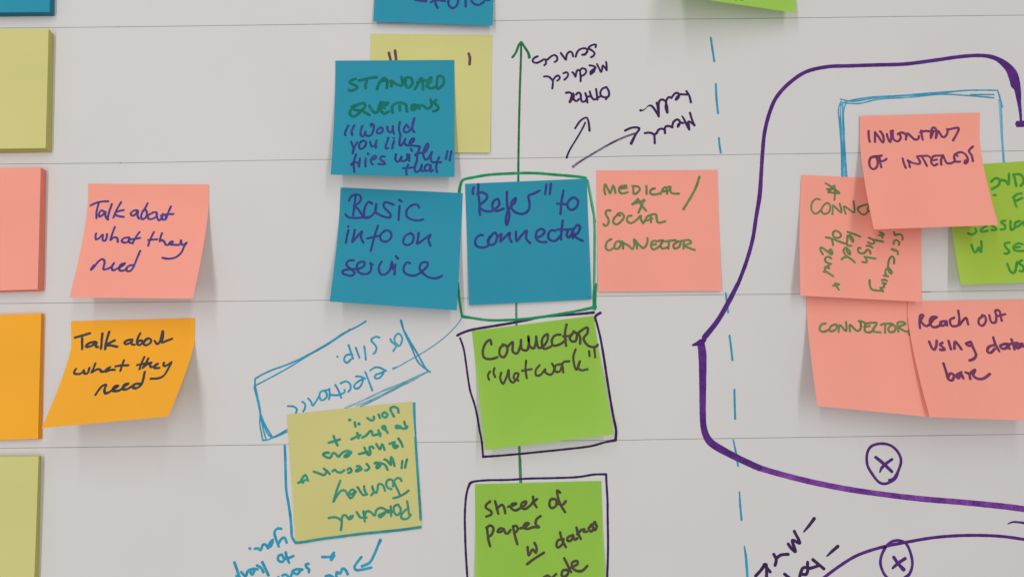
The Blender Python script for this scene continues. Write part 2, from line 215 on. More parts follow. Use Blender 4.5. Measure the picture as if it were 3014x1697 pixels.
('talk_salmon','navy_on_salmon','handwriting',"""-223.3 69.6 1.39 -224.3 66.1 1.39 -224.9 63.1 1.39 -225 60.7 1.39
-225.8 64.4 1.39 -223.6 64.6 1.39 -220.3 64.8 1.39
-218.1 68.9 1.39 -218.5 65.7 1.39 -218.4 63.5 1.39 -217.4 64.4 1.39 -215.5 63.1 1.39 -214.3 61.3 1.39 -212.3 61.3 1.39 -210.2 63.1 1.39 -211.4 63.3 1.39 -212.4 61.8 1.39 -209.8 61.3 1.39 -205.7 61.3 1.39 -205.4 63.9 1.39 -205.2 63.9 1.39 -204.6 61.8 1.39 -203.3 61.1 1.39 -201.5 62.6 1.39
-201.5 62.6 1.39 -202.6 60 1.39 -203.5 56.2 1.39 -206.1 53.2 1.39 -210.3 52.1 1.39 -214.5 52.8 1.39"""),
('talk_salmon','navy_on_salmon','handwriting',"""-255.6 48.2 1.39 -256.7 46.1 1.39 -256.6 45.1 1.39 -255.3 47 1.39 -253.7 50.3 1.39 -251.7 52 1.39 -249.8 50.7 1.39 -249.4 47.8 1.39 -249.2 45.5 1.39 -246.8 45.7 1.39 -244.4 47.4 1.39 -243.6 49.5 1.39 -244.3 48.2 1.39 -244 45.7 1.39 -242.6 44.8 1.39 -240.5 46.1 1.39 -238.4 47.3 1.39 -236.8 49.2 1.39 -239.1 48.6 1.39 -239.8 46.5 1.39 -238.5 44.6 1.39 -236.1 44.8 1.39 -234.8 46.1 1.39
-230.9 48.2 1.39 -233.6 47.8 1.39 -235.2 46.1 1.39 -234.4 44.4 1.39 -232.3 44.4 1.39 -231 46.9 1.39 -230.2 52 1.39 -229.3 57.3 1.39"""),
('talk_orange','charcoal','handwriting',"""-272.4 4.1 1.58 -268 5.3 1.58 -263.1 6.8 1.58
-267.9 3.9 1.58 -267.8 0.6 1.58 -267.3 -3.1 1.58
-259.4 1.4 1.58 -262.8 0.9 1.58 -265.2 -0.8 1.58 -264.6 -1.8 1.58 -261.3 -0.8 1.58 -258.9 1.1 1.58 -259.2 -1.3 1.58 -257.6 -1.8 1.58
-255.4 6.6 1.58 -255.7 2.1 1.58 -255.6 -2.8 1.58
-251.2 7.6 1.58 -252.3 3.6 1.58 -253.1 -0.4 1.58 -252.8 -3.1 1.58
-247.5 2.4 1.58 -250.4 0.9 1.58 -252.8 -0.8 1.58 -249.8 -0.8 1.58 -245.6 -1.6 1.58"""),
('talk_orange','charcoal','handwriting',"""-236.6 2.9 1.47 -239.6 2.4 1.47 -241.5 0.9 1.47 -240.4 -0.1 1.47 -237.5 1.1 1.47 -236.6 2.4 1.47 -237 0.1 1.47 -234.9 -0.4 1.47
-231.8 6.8 1.47 -233.4 3.1 1.47 -233.5 0.1 1.47 -231.4 -0.4 1.47 -230.1 1.6 1.47 -231.6 2.4 1.47 -233.1 1.1 1.47
-226.7 3.6 1.47 -228.6 2.1 1.47 -229.5 0.1 1.47 -227.4 -0.6 1.47 -225.1 1.1 1.47 -225.2 3.1 1.47 -227.2 3.6 1.47 -228.6 2.6 1.47
-222.7 2.1 1.47 -221.6 0.6 1.47 -220.5 0.1 1.47 -219.2 2.1 1.47 -217.9 8.1 1.47 -217.5 4.6 1.47 -218.2 1.1 1.47 -215.2 2.1 1.47 -211.8 3.4 1.47"""),
('talk_orange','charcoal','handwriting',"""-267.1 -15.2 1.47 -267.4 -16.8 1.47 -266.4 -18 1.47 -263.4 -18 1.47 -261.9 -16.8 1.47 -261.8 -15.9 1.47 -260.5 -17.8 1.47 -258.6 -17.5 1.47 -258.8 -14.5 1.47
-256.1 -11.8 1.47 -256.1 -14.9 1.47 -256.3 -17.1 1.47 -253.9 -15.4 1.47 -251.9 -15.4 1.47 -249.9 -16.8 1.47 -247.7 -15.9 1.47 -246 -14 1.47 -247.9 -15.4 1.47 -247.5 -16.6 1.47 -244.8 -15.6 1.47 -242.3 -15.6 1.47
-238.8 -9.9 1.47 -238.9 -13 1.47 -238.6 -16.1 1.47
-242.7 -13.5 1.47 -239.4 -13 1.47 -234.9 -12.9 1.47"""),
('talk_orange','charcoal','handwriting',"""-226.7 -7.9 1.47 -227.1 -11.5 1.47 -227 -15.1 1.47
-229.4 -12.7 1.47 -225.7 -12 1.47 -221 -11.3 1.47
-223.9 -8.7 1.47 -224.4 -11.5 1.47 -225.3 -14.4 1.47 -223.5 -12.5 1.47 -221.7 -12 1.47 -220.5 -13.9 1.47 -218.2 -13.4 1.47 -216.7 -12 1.47 -218 -12.5 1.47 -217.8 -14.4 1.47 -214.8 -14.4 1.47
-213.2 -11.3 1.47 -212.9 -12.7 1.47 -211.3 -13.2 1.47 -208.6 -11 1.47
-208.6 -11.5 1.47 -209.1 -14.8 1.47 -210.1 -18.6 1.47 -212.8 -20.4 1.47 -217.7 -20.7 1.47"""),
('talk_orange','charcoal','handwriting',"""-247.9 -29.9 1.58 -247.6 -28.3 1.58 -246.2 -25.1 1.58 -244 -24.5 1.58 -243.8 -27 1.58 -242.3 -29 1.58 -240.4 -28.7 1.58 -238.3 -26.9 1.58 -236.2 -25.1 1.58 -238.2 -25.1 1.58 -238.8 -26.9 1.58 -237.4 -27.8 1.58 -234.1 -27.4 1.58 -232.2 -25.1 1.58 -230.3 -23.7 1.58 -232.6 -24.2 1.58 -232.6 -26.4 1.58 -230.3 -26.9 1.58 -228 -25.5 1.58 -226.1 -24.1 1.58
-222.4 -23.7 1.58 -225.8 -23.7 1.58 -227.2 -25.1 1.58 -224.7 -26.2 1.58 -222.3 -24.8 1.58 -222 -22.3 1.58 -223.1 -16.8 1.58"""),
('basic','purple_on_blue','handwriting',"""-103 90.2 1.46 -102 92.5 1.46 -99.5 94.1 1.46 -96.5 93.8 1.46 -95.5 91.1 1.46 -97.4 88.2 1.46 -100 86.9 1.46 -97.4 85.2 1.46 -94.3 80.6 1.46
-98.8 93.5 1.46 -99.4 88.2 1.46 -100.2 80.9 1.46
-105 81.6 1.46 -103.1 79.6 1.46 -98.5 79.2 1.46 -93.3 79.6 1.46 -89.4 79.9 1.46
-88.3 88.2 1.46 -90.3 89.5 1.46 -92.5 86.9 1.46 -93.4 82.9 1.46 -92.7 79.3 1.46 -89.4 79.9 1.46 -86.3 83.6 1.46 -85.7 88.2 1.46 -86.3 83.6 1.46 -84.3 81.6 1.46 -80.3 79.9 1.46 -76.8 79.6 1.46 -77.1 82.3 1.46 -80.4 85.5 1.46 -81.1 88.2 1.46 -79.2 89.2 1.46 -74.9 87.8 1.46
-71.4 90.8 1.46 -69.7 89.8 1.46
-71 86.9 1.46 -71.3 82.3 1.46 -71.5 77.9 1.46
-58.6 85.9 1.46 -60 87.8 1.46 -63.5 87.2 1.46 -66.4 84.2 1.46 -66.4 80.3 1.46 -63.4 78.3 1.46 -59.5 77.6 1.46 -55.9 78.3 1.46"""),
('basic','purple_on_blue','handwriting',"""-103 73.9 1.46 -102.8 73.5 1.46
-102.7 71.2 1.46 -103.4 67.5 1.46 -103.8 63.1 1.46
-98.8 71.5 1.46 -99.2 67.5 1.46 -99.9 63.5 1.46 -97.3 66.8 1.46 -94.2 70.5 1.46 -94.7 66.9 1.46 -92.9 63.2 1.46
-84.4 74.2 1.46 -86.3 66.9 1.46 -88.1 57.8 1.46
-90.6 65.9 1.46 -83.8 67.6 1.46
-80 70.9 1.46 -82.5 68.2 1.46 -82 64.9 1.46 -78.5 63.9 1.46 -75.7 66.9 1.46 -76.8 70.6 1.46 -80.1 71.2 1.46"""),
('basic','purple_on_blue','handwriting',"""-63.8 69.3 1.46 -67 67.6 1.46 -68.1 63.6 1.46 -65.5 61.6 1.46 -62.4 63.6 1.46 -61.8 67.6 1.46 -63.8 69.6 1.46
-58.7 69.6 1.46 -58.9 66.3 1.46 -59.4 62.6 1.46 -55.9 64.9 1.46 -51.2 68.3 1.46 -52.4 65 1.46 -51 61.3 1.46"""),
('basic','purple_on_blue','handwriting',"""-98.2 51.8 1.46 -101.3 51.5 1.46 -102.4 48.8 1.46 -99.6 46.2 1.46 -96.9 43.6 1.46 -99.3 41.9 1.46 -103.8 43.2 1.46 -104 45.2 1.46 -99 46.2 1.46 -95.2 46.2 1.46 -91.6 48.2 1.46 -91.8 50.8 1.46 -94.9 50.2 1.46 -96 47.5 1.46 -94.5 44.2 1.46 -90.6 42.9 1.46 -87.5 44.6 1.46 -87.2 48.2 1.46 -87.9 50.2 1.46 -86.3 48.9 1.46
-81 50.9 1.46 -82.4 47.6 1.46 -81.5 43.6 1.46 -78.6 42.7 1.46 -75.6 45.6 1.46 -74.6 50.9 1.46 -73.7 46.3 1.46
-72.3 49.3 1.46 -72.5 46.3 1.46 -72.6 42.7 1.46
-72.3 54.6 1.46 -70.9 52.9 1.46
-63.4 50 1.46 -65.1 50.6 1.46 -66.9 48.3 1.46 -66.7 44.4 1.46 -63.4 42.4 1.46 -59.6 42.4 1.46 -55.9 44.7 1.46 -52.5 48.4 1.46 -52.9 50.7 1.46 -56.1 50.3 1.46 -57.3 47 1.46 -55.2 43.8 1.46 -51.3 41.1 1.46 -47.5 40.5 1.46 -45 41.2 1.46 -43.4 42.2 1.46"""),
('refer','purple_on_blue','handwriting',"""-24.2 98.8 1.59 -24.9 96.3 1.59 -24.6 94.5 1.59
-21.3 100.7 1.59 -21.3 94.9 1.59 -20.6 89.1 1.59 -20.6 84.8 1.59 -20.2 81.2 1.59
-22 94.5 1.59 -18.8 95.6 1.59 -15.6 93.4 1.59 -16.7 90.6 1.59 -20.6 87 1.59 -18.1 84.1 1.59 -13.8 83.4 1.59 -11 84.8 1.59 -8.1 87.7 1.59 -8.9 91.3 1.59 -11.7 89.8 1.59 -12.4 86.3 1.59 -10.3 83.7 1.59 -5.3 85.2 1.59
-3.2 96 1.59 -3.2 90.6 1.59 -2.8 85.5 1.59 -1.7 82.7 1.59 -2.1 78.4 1.59 -3.2 74.8 1.59 -3.9 76.9 1.59 -3.5 81.2 1.59 -1.7 85.5 1.59 1.8 89.1 1.59 2.2 92 1.59 -0.3 89.1 1.59 -0.3 85.5 1.59 2.5 82.7 1.59 6.8 81.9 1.59 10.3 84.1 1.59 11.1 88.4 1.59 10.4 93.4 1.59 13.2 94.5 1.59 17.5 96.7 1.59
21.8 100.7 1.59 21 94.5 1.59
24.6 101 1.59 23.9 94.5 1.59"""),
('refer','purple_on_blue','handwriting',"""32.6 96.7 1.59 31.3 89.8 1.59 30.6 81.9 1.59
28.5 88.4 1.59 34.5 88 1.59
38.1 92 1.59 35.2 89.1 1.59 35.6 85.5 1.59 38.4 84.5 1.59 41.2 87 1.59 41.6 90.6 1.59 38.8 92.4 1.59 36.7 91.3 1.59"""),
('refer','purple_on_blue','handwriting',"""-18.4 68.3 1.59 -20.5 68.3 1.59 -23 65.5 1.59 -22.6 61.9 1.59 -19.4 60.4 1.59 -15.2 61.5 1.59 -14.5 65.5 1.59 -11.3 69.8 1.59 -9.5 68.3 1.59 -10.2 64 1.59 -13 61.9 1.59 -15.2 64 1.59 -13.8 67.6 1.59
-9.5 66.9 1.59 -6.7 69 1.59 -7.4 64.7 1.59 -6.7 64.7 1.59 -4.6 66.9 1.59 -1.4 69.8 1.59 -1.7 66.9 1.59 -0.3 64 1.59
2.5 70.5 1.59 2.9 64.7 1.59 6.1 68.3 1.59 9.2 71.2 1.59 8.9 66.2 1.59 11.4 63.3 1.59
14.9 66.9 1.59 18.1 67.6 1.59 20.6 70.5 1.59 18.5 72.3 1.59 15.6 70.5 1.59 15.3 66.2 1.59 18.1 64 1.59 21.6 64 1.59
27.3 71.2 1.59 24.5 71.2 1.59 22.7 68.3 1.59 23.7 65.5 1.59 27.3 64.7 1.59 30.8 68.3 1.59
32 77.6 1.59 31.2 71.2 1.59 30.8 65.5 1.59
28.7 71.9 1.59 35.1 71.9 1.59
38 71.9 1.59 35.8 71.9 1.59 34.4 68.3 1.59 35.8 66.9 1.59 37.9 69.8 1.59 38.7 72.6 1.59 38.3 66.5 1.59
39.4 72.6 1.59 41.2 74.8 1.59 42.9 73.3 1.59 41.5 69.8 1.59 39.3 68.3 1.59 41.4 66.2 1.59 44.6 64.7 1.59"""),
('medical','green_on_salmon','handwriting',"""59 94.2 1.46 58.4 97.5 1.46 59 100.8 1.46 60.8 97.5 1.46 62.2 95.1 1.46 64.1 99.9 1.46 65.5 95.1 1.46
72.4 99.9 1.46 68.5 99.3 1.46 67.9 96.3 1.46 69.6 94.8 1.46 73.2 95.7 1.46
69.1 98.1 1.46 72.6 98.4 1.46
76.8 99.3 1.46 76.8 94.8 1.46
76.2 99.6 1.46 79.8 99.3 1.46 80.9 97.5 1.46 79.7 95.7 1.46 77.9 94.5 1.46
85.1 99.6 1.46 85.1 94.5 1.46
90.4 98.1 1.46 88.1 97.5 1.46 87.4 95.1 1.46 89.2 94.2 1.46 92.2 94.5 1.46 94.6 95.7 1.46
93.9 94.5 1.46 95.8 98.1 1.46 97.6 98.7 1.46 98.1 94.8 1.46
95.2 96 1.46 99.3 96.9 1.46
99.9 99.3 1.46 100.5 95.7 1.46 102.2 94.8 1.46 105.5 94.8 1.46
98.8 99 1.46 100.5 99 1.46"""),
('medical','green_on_salmon','handwriting',"""118.8 105.6 1.59 116.6 99.3 1.59 113.5 93.3 1.59 108.3 84.9 1.59"""),
('medical','green_on_salmon','handwriting',"""79.9 82.8 1.59 81.4 86.1 1.59 83.2 90.9 1.59
76.1 87.9 1.59 79.1 90.6 1.59 79.7 91.2 1.59 81.4 87.9 1.59 84.6 84 1.59
76.1 88.2 1.59 79.6 89.1 1.59 83.8 90.3 1.59"""),
('medical','green_on_salmon','handwriting',"""62.1 84 1.46 60 84 1.46 59.1 81.9 1.46 60.9 78.3 1.46 60.5 75.4 1.46 58.8 74.2 1.46 57.6 75.4 1.46
67.7 81.9 1.46 64.7 79.5 1.46 63.8 76.6 1.46 65.9 75.1 1.46 68.8 77.1 1.46 70.7 80.1 1.46 68.9 82.5 1.46 66.5 81.6 1.46 68.3 80.7 1.46
75.4 80.7 1.46 73 80.1 1.46 72.7 77.1 1.46 75.3 76 1.46 78.9 78.3 1.46 81.3 80.7 1.46 81.3 78.3 1.46 82.7 76 1.46
83.6 76.8 1.46 84.8 79.5 1.46 87.2 81 1.46 87.7 76.5 1.46
85.4 77.7 1.46 88.4 78.9 1.46
87.8 81.3 1.46 90.8 81.6 1.46 91.3 78.3 1.46 92.5 76.2 1.46 96.6 77.1 1.46"""),
('medical','green_on_salmon','handwriting',"""62.5 65.8 1.46 59.8 64 1.46 58.9 60.4 1.46 60.9 58.7 1.46 63.9 60.4 1.46 65.1 63.4 1.46 67.5 64.6 1.46 68.6 62.8 1.46 66.8 59.8 1.46 64.5 59.8 1.46
67.5 64 1.46 69.8 64 1.46 69.8 59.8 1.46
69.8 63.4 1.46 73.3 61.6 1.46 75.6 59.5 1.46 76.9 62.2 1.46 76.9 65.5 1.46 79.8 62.2 1.46 82.7 60.1 1.46 85.1 63.4 1.46 85.2 66.4 1.46
78.6 59.8 1.46 78.1 64 1.46
90.5 64.6 1.46 88.1 64.3 1.46 87.5 61 1.46 89.2 59.2 1.46 93.4 61.6 1.46
87.5 62.2 1.46 90.4 62.5 1.46
90.5 64.3 1.46 95.2 64.9 1.46 93.4 62.2 1.46 94.5 59.8 1.46 98 60.7 1.46
98.7 64.6 1.46 98.3 59.8 1.46
96.4 64.3 1.46 102.9 65.2 1.46
104 64 1.46 101.6 62.2 1.46 102.1 59.8 1.46 105.1 61 1.46 105.8 64 1.46 103.4 64.3 1.46
108.1 64.3 1.46 107.7 59.8 1.46
106.4 64.6 1.46 111.1 65.2 1.46 112.5 63.4 1.46 108.7 61.6 1.46 112.1 59.8 1.46 114.8 58.9 1.46"""),
('connector_network','brown_on_green','handwriting',"""-12.9 -0.1 1.59 -13.6 2.7 1.59 -16.4 0.6 1.59 -18.2 -4.3 1.59 -17.1 -8.5 1.59 -12.9 -9.2 1.59 -9.1 -8.1 1.59
-4.5 -0.4 1.59 -7.3 -2.2 1.59 -7.7 -6.4 1.59 -5.2 -8.1 1.59 -3.1 -5 1.59 -3.1 -1.5 1.59 -5.9 -0.1 1.59
-3.1 -2.2 1.59 0.4 1.3 1.59 0.4 -4.3 1.59 3.2 -5.7 1.59 5.3 -0.8 1.59 5.6 2.7 1.59 6 -2.9 1.59 9.5 -3.6 1.59 10.5 0.6 1.59 10.2 4.8 1.59 10.9 -0.8 1.59 13.7 -2.5 1.59 15.1 2.7 1.59 15.1 4.8 1.59
15.1 3.4 1.59 16.5 -2.2 1.59 20 -0.8 1.59 22.1 2.7 1.59 22.1 6.2 1.59 19.3 4.1 1.59 18.6 0.6 1.59 20 -2.9 1.59 24.2 -1.5 1.59
30.2 5.9 1.59 27 5.5 1.59 24.9 2.7 1.59 25.6 -0.8 1.59 29.8 -0.1 1.59 33.7 2.7 1.59
34.1 12.2 1.59 33 6.2 1.59 33.7 -1.1 1.59
31.9 4.8 1.59 36.9 5.2 1.59
39 7.6 1.59 36.1 4.8 1.59 36.8 2 1.59 39.6 2 1.59 40.4 6.2 1.59 38.3 8 1.59
41.1 6.9 1.59 42.5 4.1 1.59 42.4 0.3 1.59
41.1 6.9 1.59 46.7 10.4 1.59 47 6.9 1.59 44.6 3.4 1.59 47.3 -0.8 1.59 51.5 -1.8 1.59 53.3 -0.4 1.59"""),
('connector_network','brown_on_green','handwriting',"""-13.6 -16.8 1.43 -14.9 -19.2 1.43 -14.2 -21.9 1.43
-10.8 -14.7 1.43 -11.5 -17.5 1.43 -10.4 -20.2 1.43
-6.6 -17.5 1.43 -7.3 -20.9 1.43 -5.5 -24.3 1.43 -3.1 -19.5 1.43 -2.1 -16.1 1.43 -1.7 -20.9 1.43 0.4 -23.6 1.43 3.2 -20.9 1.43 3.9 -18.1 1.43 1.8 -18.1 1.43 1.1 -20.9 1.43 3.9 -22.3 1.43
8.8 -10.2 1.43 8.4 -15.4 1.43 9.1 -20.9 1.43
6.3 -16.4 1.43 12.2 -15.4 1.43
17.1 -13 1.43 14.7 -16.1 1.43 15 -19.2 1.43 17.8 -18.8 1.43 20.6 -15.4 1.43 20.6 -17.4 1.43 24 -18.8 1.43 26.2 -15.4 1.43 24.8 -11.9 1.43
30.4 -12.3 1.43 26.9 -13.3 1.43 26.8 -16.7 1.43 29.6 -16.7 1.43 31.1 -13.3 1.43 31.7 -17.4 1.43
31 -14 1.43 31.8 -11.2 1.43 35.6 -10.5 1.43
39.6 -3.2 1.43 38.1 -7.8 1.43 38.7 -13.3 1.43 40.1 -15.7 1.43 42.2 -10.5 1.43 40.8 -14 1.43 42.8 -16.1 1.43 46.7 -15.4 1.43
47.9 -4.3 1.43 48.2 -7.4 1.43
51.1 -2.2 1.43 51.7 -8.1 1.43"""),
('sheet','brown_on_green','handwriting',"""-13.4 -96 1.61 -15.8 -98 1.61 -15.8 -100 1.61 -12.8 -101.9 1.61 -12.8 -103.9 1.61 -15.8 -105.1 1.61
-10.4 -95.8 1.61 -9.4 -99.5 1.61 -8.4 -103.4 1.61
-9.4 -100.5 1.61 -6.4 -98 1.61 -4.9 -99.5 1.61 -4.1 -103.1 1.61
-2.4 -99.2 1.61 0.6 -98.5 1.61 2.6 -97.3 1.61 0.1 -97.5 1.61 -0.4 -100 1.61 2.1 -101.4 1.61 5.1 -100 1.61 8.1 -98 1.61 8.6 -96 1.61 6.1 -97 1.61 5.6 -99.5 1.61 8.1 -100.5 1.61 11.1 -98.5 1.61 13.1 -96 1.61 12.8 -93.1 1.61
12.1 -97 1.61 15.3 -94.6 1.61
13.1 -96.5 1.61 15.1 -99.5 1.61"""),
('sheet','brown_on_green','handwriting',"""26 -94.6 1.61 23.5 -95.1 1.61 23 -98.5 1.61 24.5 -100 1.61 27 -98.5 1.61 27 -95.1 1.61 24.5 -94.3 1.61
29.5 -90.7 1.61 27.8 -89.4 1.61 28 -92.6 1.61 29.5 -97.5 1.61 32.5 -102.4 1.61
28.5 -97.5 1.61 31 -98 1.61 33 -95.8 1.61"""),
('sheet','brown_on_green','handwriting',"""-15.3 -111.7 1.61 -14.8 -116 1.61 -14.3 -119.3 1.61 -13.3 -122.7 1.61
-15.6 -111.7 1.61 -13.3 -110.4 1.61 -11.3 -112.1 1.61 -12.3 -115.5 1.61 -14.5 -117.4 1.61
-4.9 -112.6 1.61 -7.3 -112.1 1.61 -8.8 -114.1 1.61 -6.8 -114.1 1.61 -4.9 -113.1 1.61 -3.9 -115 1.61 -2.4 -115 1.61 -0.9 -113.1 1.61
0.6 -111.2 1.61 1.8 -116.5 1.61 3.3 -121.5 1.61
0.6 -110.9 1.61 2.6 -110.7 1.61 3.6 -112.6 1.61 2.1 -114.5 1.61
5.1 -112.1 1.61 8.1 -111.2 1.61 10.3 -109.2 1.61 8.1 -109.2 1.61 7.1 -111.6 1.61 9.6 -112.4 1.61 13 -111.4 1.61 16.5 -111.4 1.61 14.5 -109.7 1.61 15 -106.8 1.61 17.5 -104.8 1.61"""),
('sheet','brown_on_green','handwriting',"""9.5 -123.1 1.61 10.2 -127.9 1.61 12.5 -124.5 1.61 14.5 -126.4 1.61 15 -123.6 1.61 13.7 -120.7 1.61
9.2 -133 1.61 13 -130.2 1.61 19.4 -126.4 1.61"""),
('sheet','brown_on_green','handwriting',"""30.4 -118.4 1.61 27.9 -119.3 1.61 27.1 -122.2 1.61 28.3 -123.3 1.61 30.8 -121.2 1.61 31.4 -118.4 1.61
29.4 -114.5 1.61 30.4 -118.4 1.61 32.8 -123.1 1.61
36.3 -116.4 1.61 34.1 -117.4 1.61 33.8 -119.3 1.61 35.8 -119.3 1.61 37.3 -117.4 1.61 37.3 -116 1.61 38.3 -118.8 1.61 39.8 -117.9 1.61
39.4 -111.6 1.61 40.3 -115 1.61 42 -118.3 1.61
39.8 -115.5 1.61 42.3 -113.1 1.61 44.3 -112.6 1.61 43.8 -114 1.61 45.8 -114 1.61
47.8 -111.2 1.61 48.8 -109.7 1.61 49.8 -112.1 1.61 48.3 -114 1.61 46.8 -112.1 1.61 48.8 -110.2 1.61
50.9 -108.3 1.61 49.3 -110.7 1.61 50.8 -113.1 1.61 51.8 -110.7 1.61 50.4 -108.5 1.61"""),
('sheet','brown_on_green','handwriting',"""19.3 -140.5 1.61 21.8 -139.5 1.61 24.2 -141.8 1.61
26.7 -138.6 1.61 24.2 -140.9 1.61
33.1 -136.2 1.61 30.7 -136.7 1.61 30.1 -139.5 1.61 32.1 -140 1.61 34.1 -138.1 1.61 33.6 -136.2 1.61
31.7 -129.5 1.61 33.7 -133.4 1.61 35.8 -137.4 1.61
36.1 -134.8 1.61 39.6 -133 1.61 39.6 -131.1 1.61 36.6 -132 1.61 36.6 -134.8 1.61 39 -136.7 1.61 42.5 -136.7 1.61 45.7 -133.9 1.61"""),
('paper','green_dark','arrow_shaft',"""5.9 192.7 1.37 5.7 182 1.37 5 160.8 1.37 4.5 139.7 1.37 4.1 118.7 1.37 4 102 1.37"""),
('paper','green_dark','arrow_head',"""0.3 183.4 1.53 2.4 186.3 1.53 4.5 191.6 1.53 6 193.4 1.53
6 193.4 1.53 8 190.2 1.53 10.4 186.3 1.53 11.1 183.4 2.14"""),
('paper','green_dry','arrow_shaft',"""2.7 25.8 1.35 2.7 18.8 1.35 2.8 11.7 1.35"""),
('paper','green_dry','arrow_shaft',"""4.5 -62 1.59 4.9 -76.7 1.59"""),
('paper','green_dry','arrow_shaft',"""4.9 -70.5 1.84 5.1 -77.9 1.84 5.4 -84.8 1.84"""),
('paper','purple_dark','arrow_shaft',"""34.7 118 1.53 36.7 122.9 1.15 42.2 132 1.15 45.3 137.6 1.15 46.7 140.7 1.15"""),
('paper','purple_dark','arrow_head',"""40.2 136.9 1.3 43.6 141.8 1.3 47.4 143.9 1.3 48.8 141.1 1.3 49.4 135.5 1.68"""),
('paper','purple_dry','arrow_shaft',"""38.7 112.1 1.83 43.5 115.6 1.37 52.4 121.1 1.37 62.8 127.1 1.37 71.7 131.3 1.37 78.6 133.7 1.37"""),
('paper','purple_dark','arrow_head',"""72.1 135.5 1.53 76.6 137.4 1.53 81.1 136.9 1.53 78.6 132.7 1.53 75.8 127.1 1.99"""),
('paper','cyan','dashed_line_mark',"""127.9 196.2 1.37 128.8 188.4 1.37 129.8 180.7 1.37"""),
('paper','cyan','dashed_line_mark',"""130.5 165.7 1.37 130.7 156.5 1.37 131.5 146.8 1.37"""),
('paper','cyan','dashed_line_mark',"""131.7 130.6 1.37 132.1 125.7 1.37 132.7 121.1 1.37"""),
('paper','cyan','dashed_line_mark',"""133.9 31.9 0.94 134.5 26.1 1.41 135.2 19.7 1.3"""),
('paper','cyan','dashed_line_mark',"""135.7 5.3 1.3 136.5 -1.9 1.3 137.2 -9.9 1.3"""),
('paper','cyan','dashed_line_mark',"""138 -28.2 1.3 138 -36.9 1.3 138.1 -46 1.3"""),
('paper','cyan','dashed_line_mark',"""136.6 -58.7 0.94 138 -66.3 1.3 139.2 -74.6 1.3"""),
('paper','cyan','dashed_line_mark',"""139.7 -90.5 0.94 140 -98.6 1.3 140.6 -107.1 1.3"""),
('paper','cyan','dashed_line_mark',"""141.9 -122.7 0.68 142.7 -128.8 1.54 143.1 -135.2 1.54 143.4 -142 1.54"""),
('paper','green','hand_drawn_box_edge',"""-33.4 95.5 2.23 -32.7 100 1.75 -31 103.6 1.75 -25.3 105.1 1.75 -14.6 106.9 1.75 -0.3 107.8 1.75 14 108 1.75 28.2 106.9 1.75 41 105.8 1.75 46.7 104.9 1.75"""),
('paper','green','hand_drawn_box_edge',"""47.8 103.6 1.12 49.5 92.8 1.12 51.7 78.4 1.12 51.7 57 1.12 51.3 37.5 1.12
47.6 103.6 1.12 48.8 96.4 1.12 50.9 84.2 1.12 52.6 77 1.12"""),
('paper','green_light','hand_drawn_box_edge',"""48.2 102.9 1.27 50.3 91.4 1.27 52.2 77 1.27 52.2 57 1.27 51.7 37.5 1.27"""),
('paper','green','hand_drawn_box_edge',"""52.1 37.1 2.55 51.7 30 2.55 51.6 22.3 2.55"""),
('paper','green','hand_drawn_box_edge',"""52.1 23.1 2.23 41.9 20.9 1.59 27.8 18.4 1.59 13.7 16.3 1.59 -0.3 15.1 1.59 -14.4 14.9 1.59 -24.9 16.3 1.59 -31.1 17.2 2.07"""),
('paper','green','hand_drawn_box_edge',"""-31.1 17.2 1.59 -32 21.6 1.59 -33.1 28.6 1.59 -33.6 34.3 1.59 -34 38.5 1.59"""),
('paper','purple_dark','hand_drawn_box_edge',"""51 19.7 1.91 41.9 18.8 1.59 27.8 17.8 1.59 17.3 16.7 1.59 9.5 15 1.59 -1.7 12.9 1.59 -14.4 10.8 1.59 -24.9 9 1.59 -31.2 6.9 1.59 -34.1 5.4 1.59"""),
('paper','purple_dark','hand_drawn_box_edge',"""-32.4 3.8 1.27 -30.1 -2.9 1.27 -28.7 -11.3 1.27 -27.2 -21.7 1.27 -25.8 -29.3 1.27 -23.3 -36.9 1.27 -21.5 -44.5 1.27 -20.1 -52.8 1.27 -18.7 -59.6 1.27 -17.8 -69.1 1.27"""),
('paper','purple_dark','hand_drawn_box_edge',"""-17.8 -69.1 1.59 -7.2 -68.4 1.35 6.6 -67.2 1.35 20.5 -65.8 1.35 34.4 -64.4 1.35 48.3 -62.7 1.35 57.3 -60.3 1.35 63.9 -59 1.75"""),
('paper','purple_dark','hand_drawn_box_edge',"""55.3 19.5 1.75 52.1 17.1 1.75 53.1 12.5 1.43 55.1 4.1 1.43 57.1 -7.8 1.59 59.1 -21.7 1.59 61 -34.2 1.43 62.7 -44.5 1.43 64.3 -52.8 1.59 63.9 -59 1.75"""),
('paper','purple_dark','hand_drawn_box_edge',"""-25.9 -85.3 1.84 -23.4 -84.1 1.38 -14.9 -83.3 1.38 -2.4 -83.1 1.38 10.1 -82.3 1.38 25.1 -82 1.38 40.1 -81.4 1.38 50.1 -79.9 1.38 57.9 -79.7 1.38"""),
('paper','purple_dark','hand_drawn_box_edge',"""-25.9 -85.3 1.73 -27.4 -89.3 1.38 -28.4 -95.1 1.38 -28.9 -104.9 1.38 -28.7 -114.7 1.38 -28.2 -126.8 1.38 -27.2 -141.3 1.38"""),
('paper','purple_dark','hand_drawn_box_edge',"""57.9 -79.7 1.38 58.1 -85.3 1.38 58.6 -95.1 1.38 58.6 -104.9 1.38 58.7 -119.5 1.38 58.5 -129.2 1.38 58 -141.3 1.38"""),
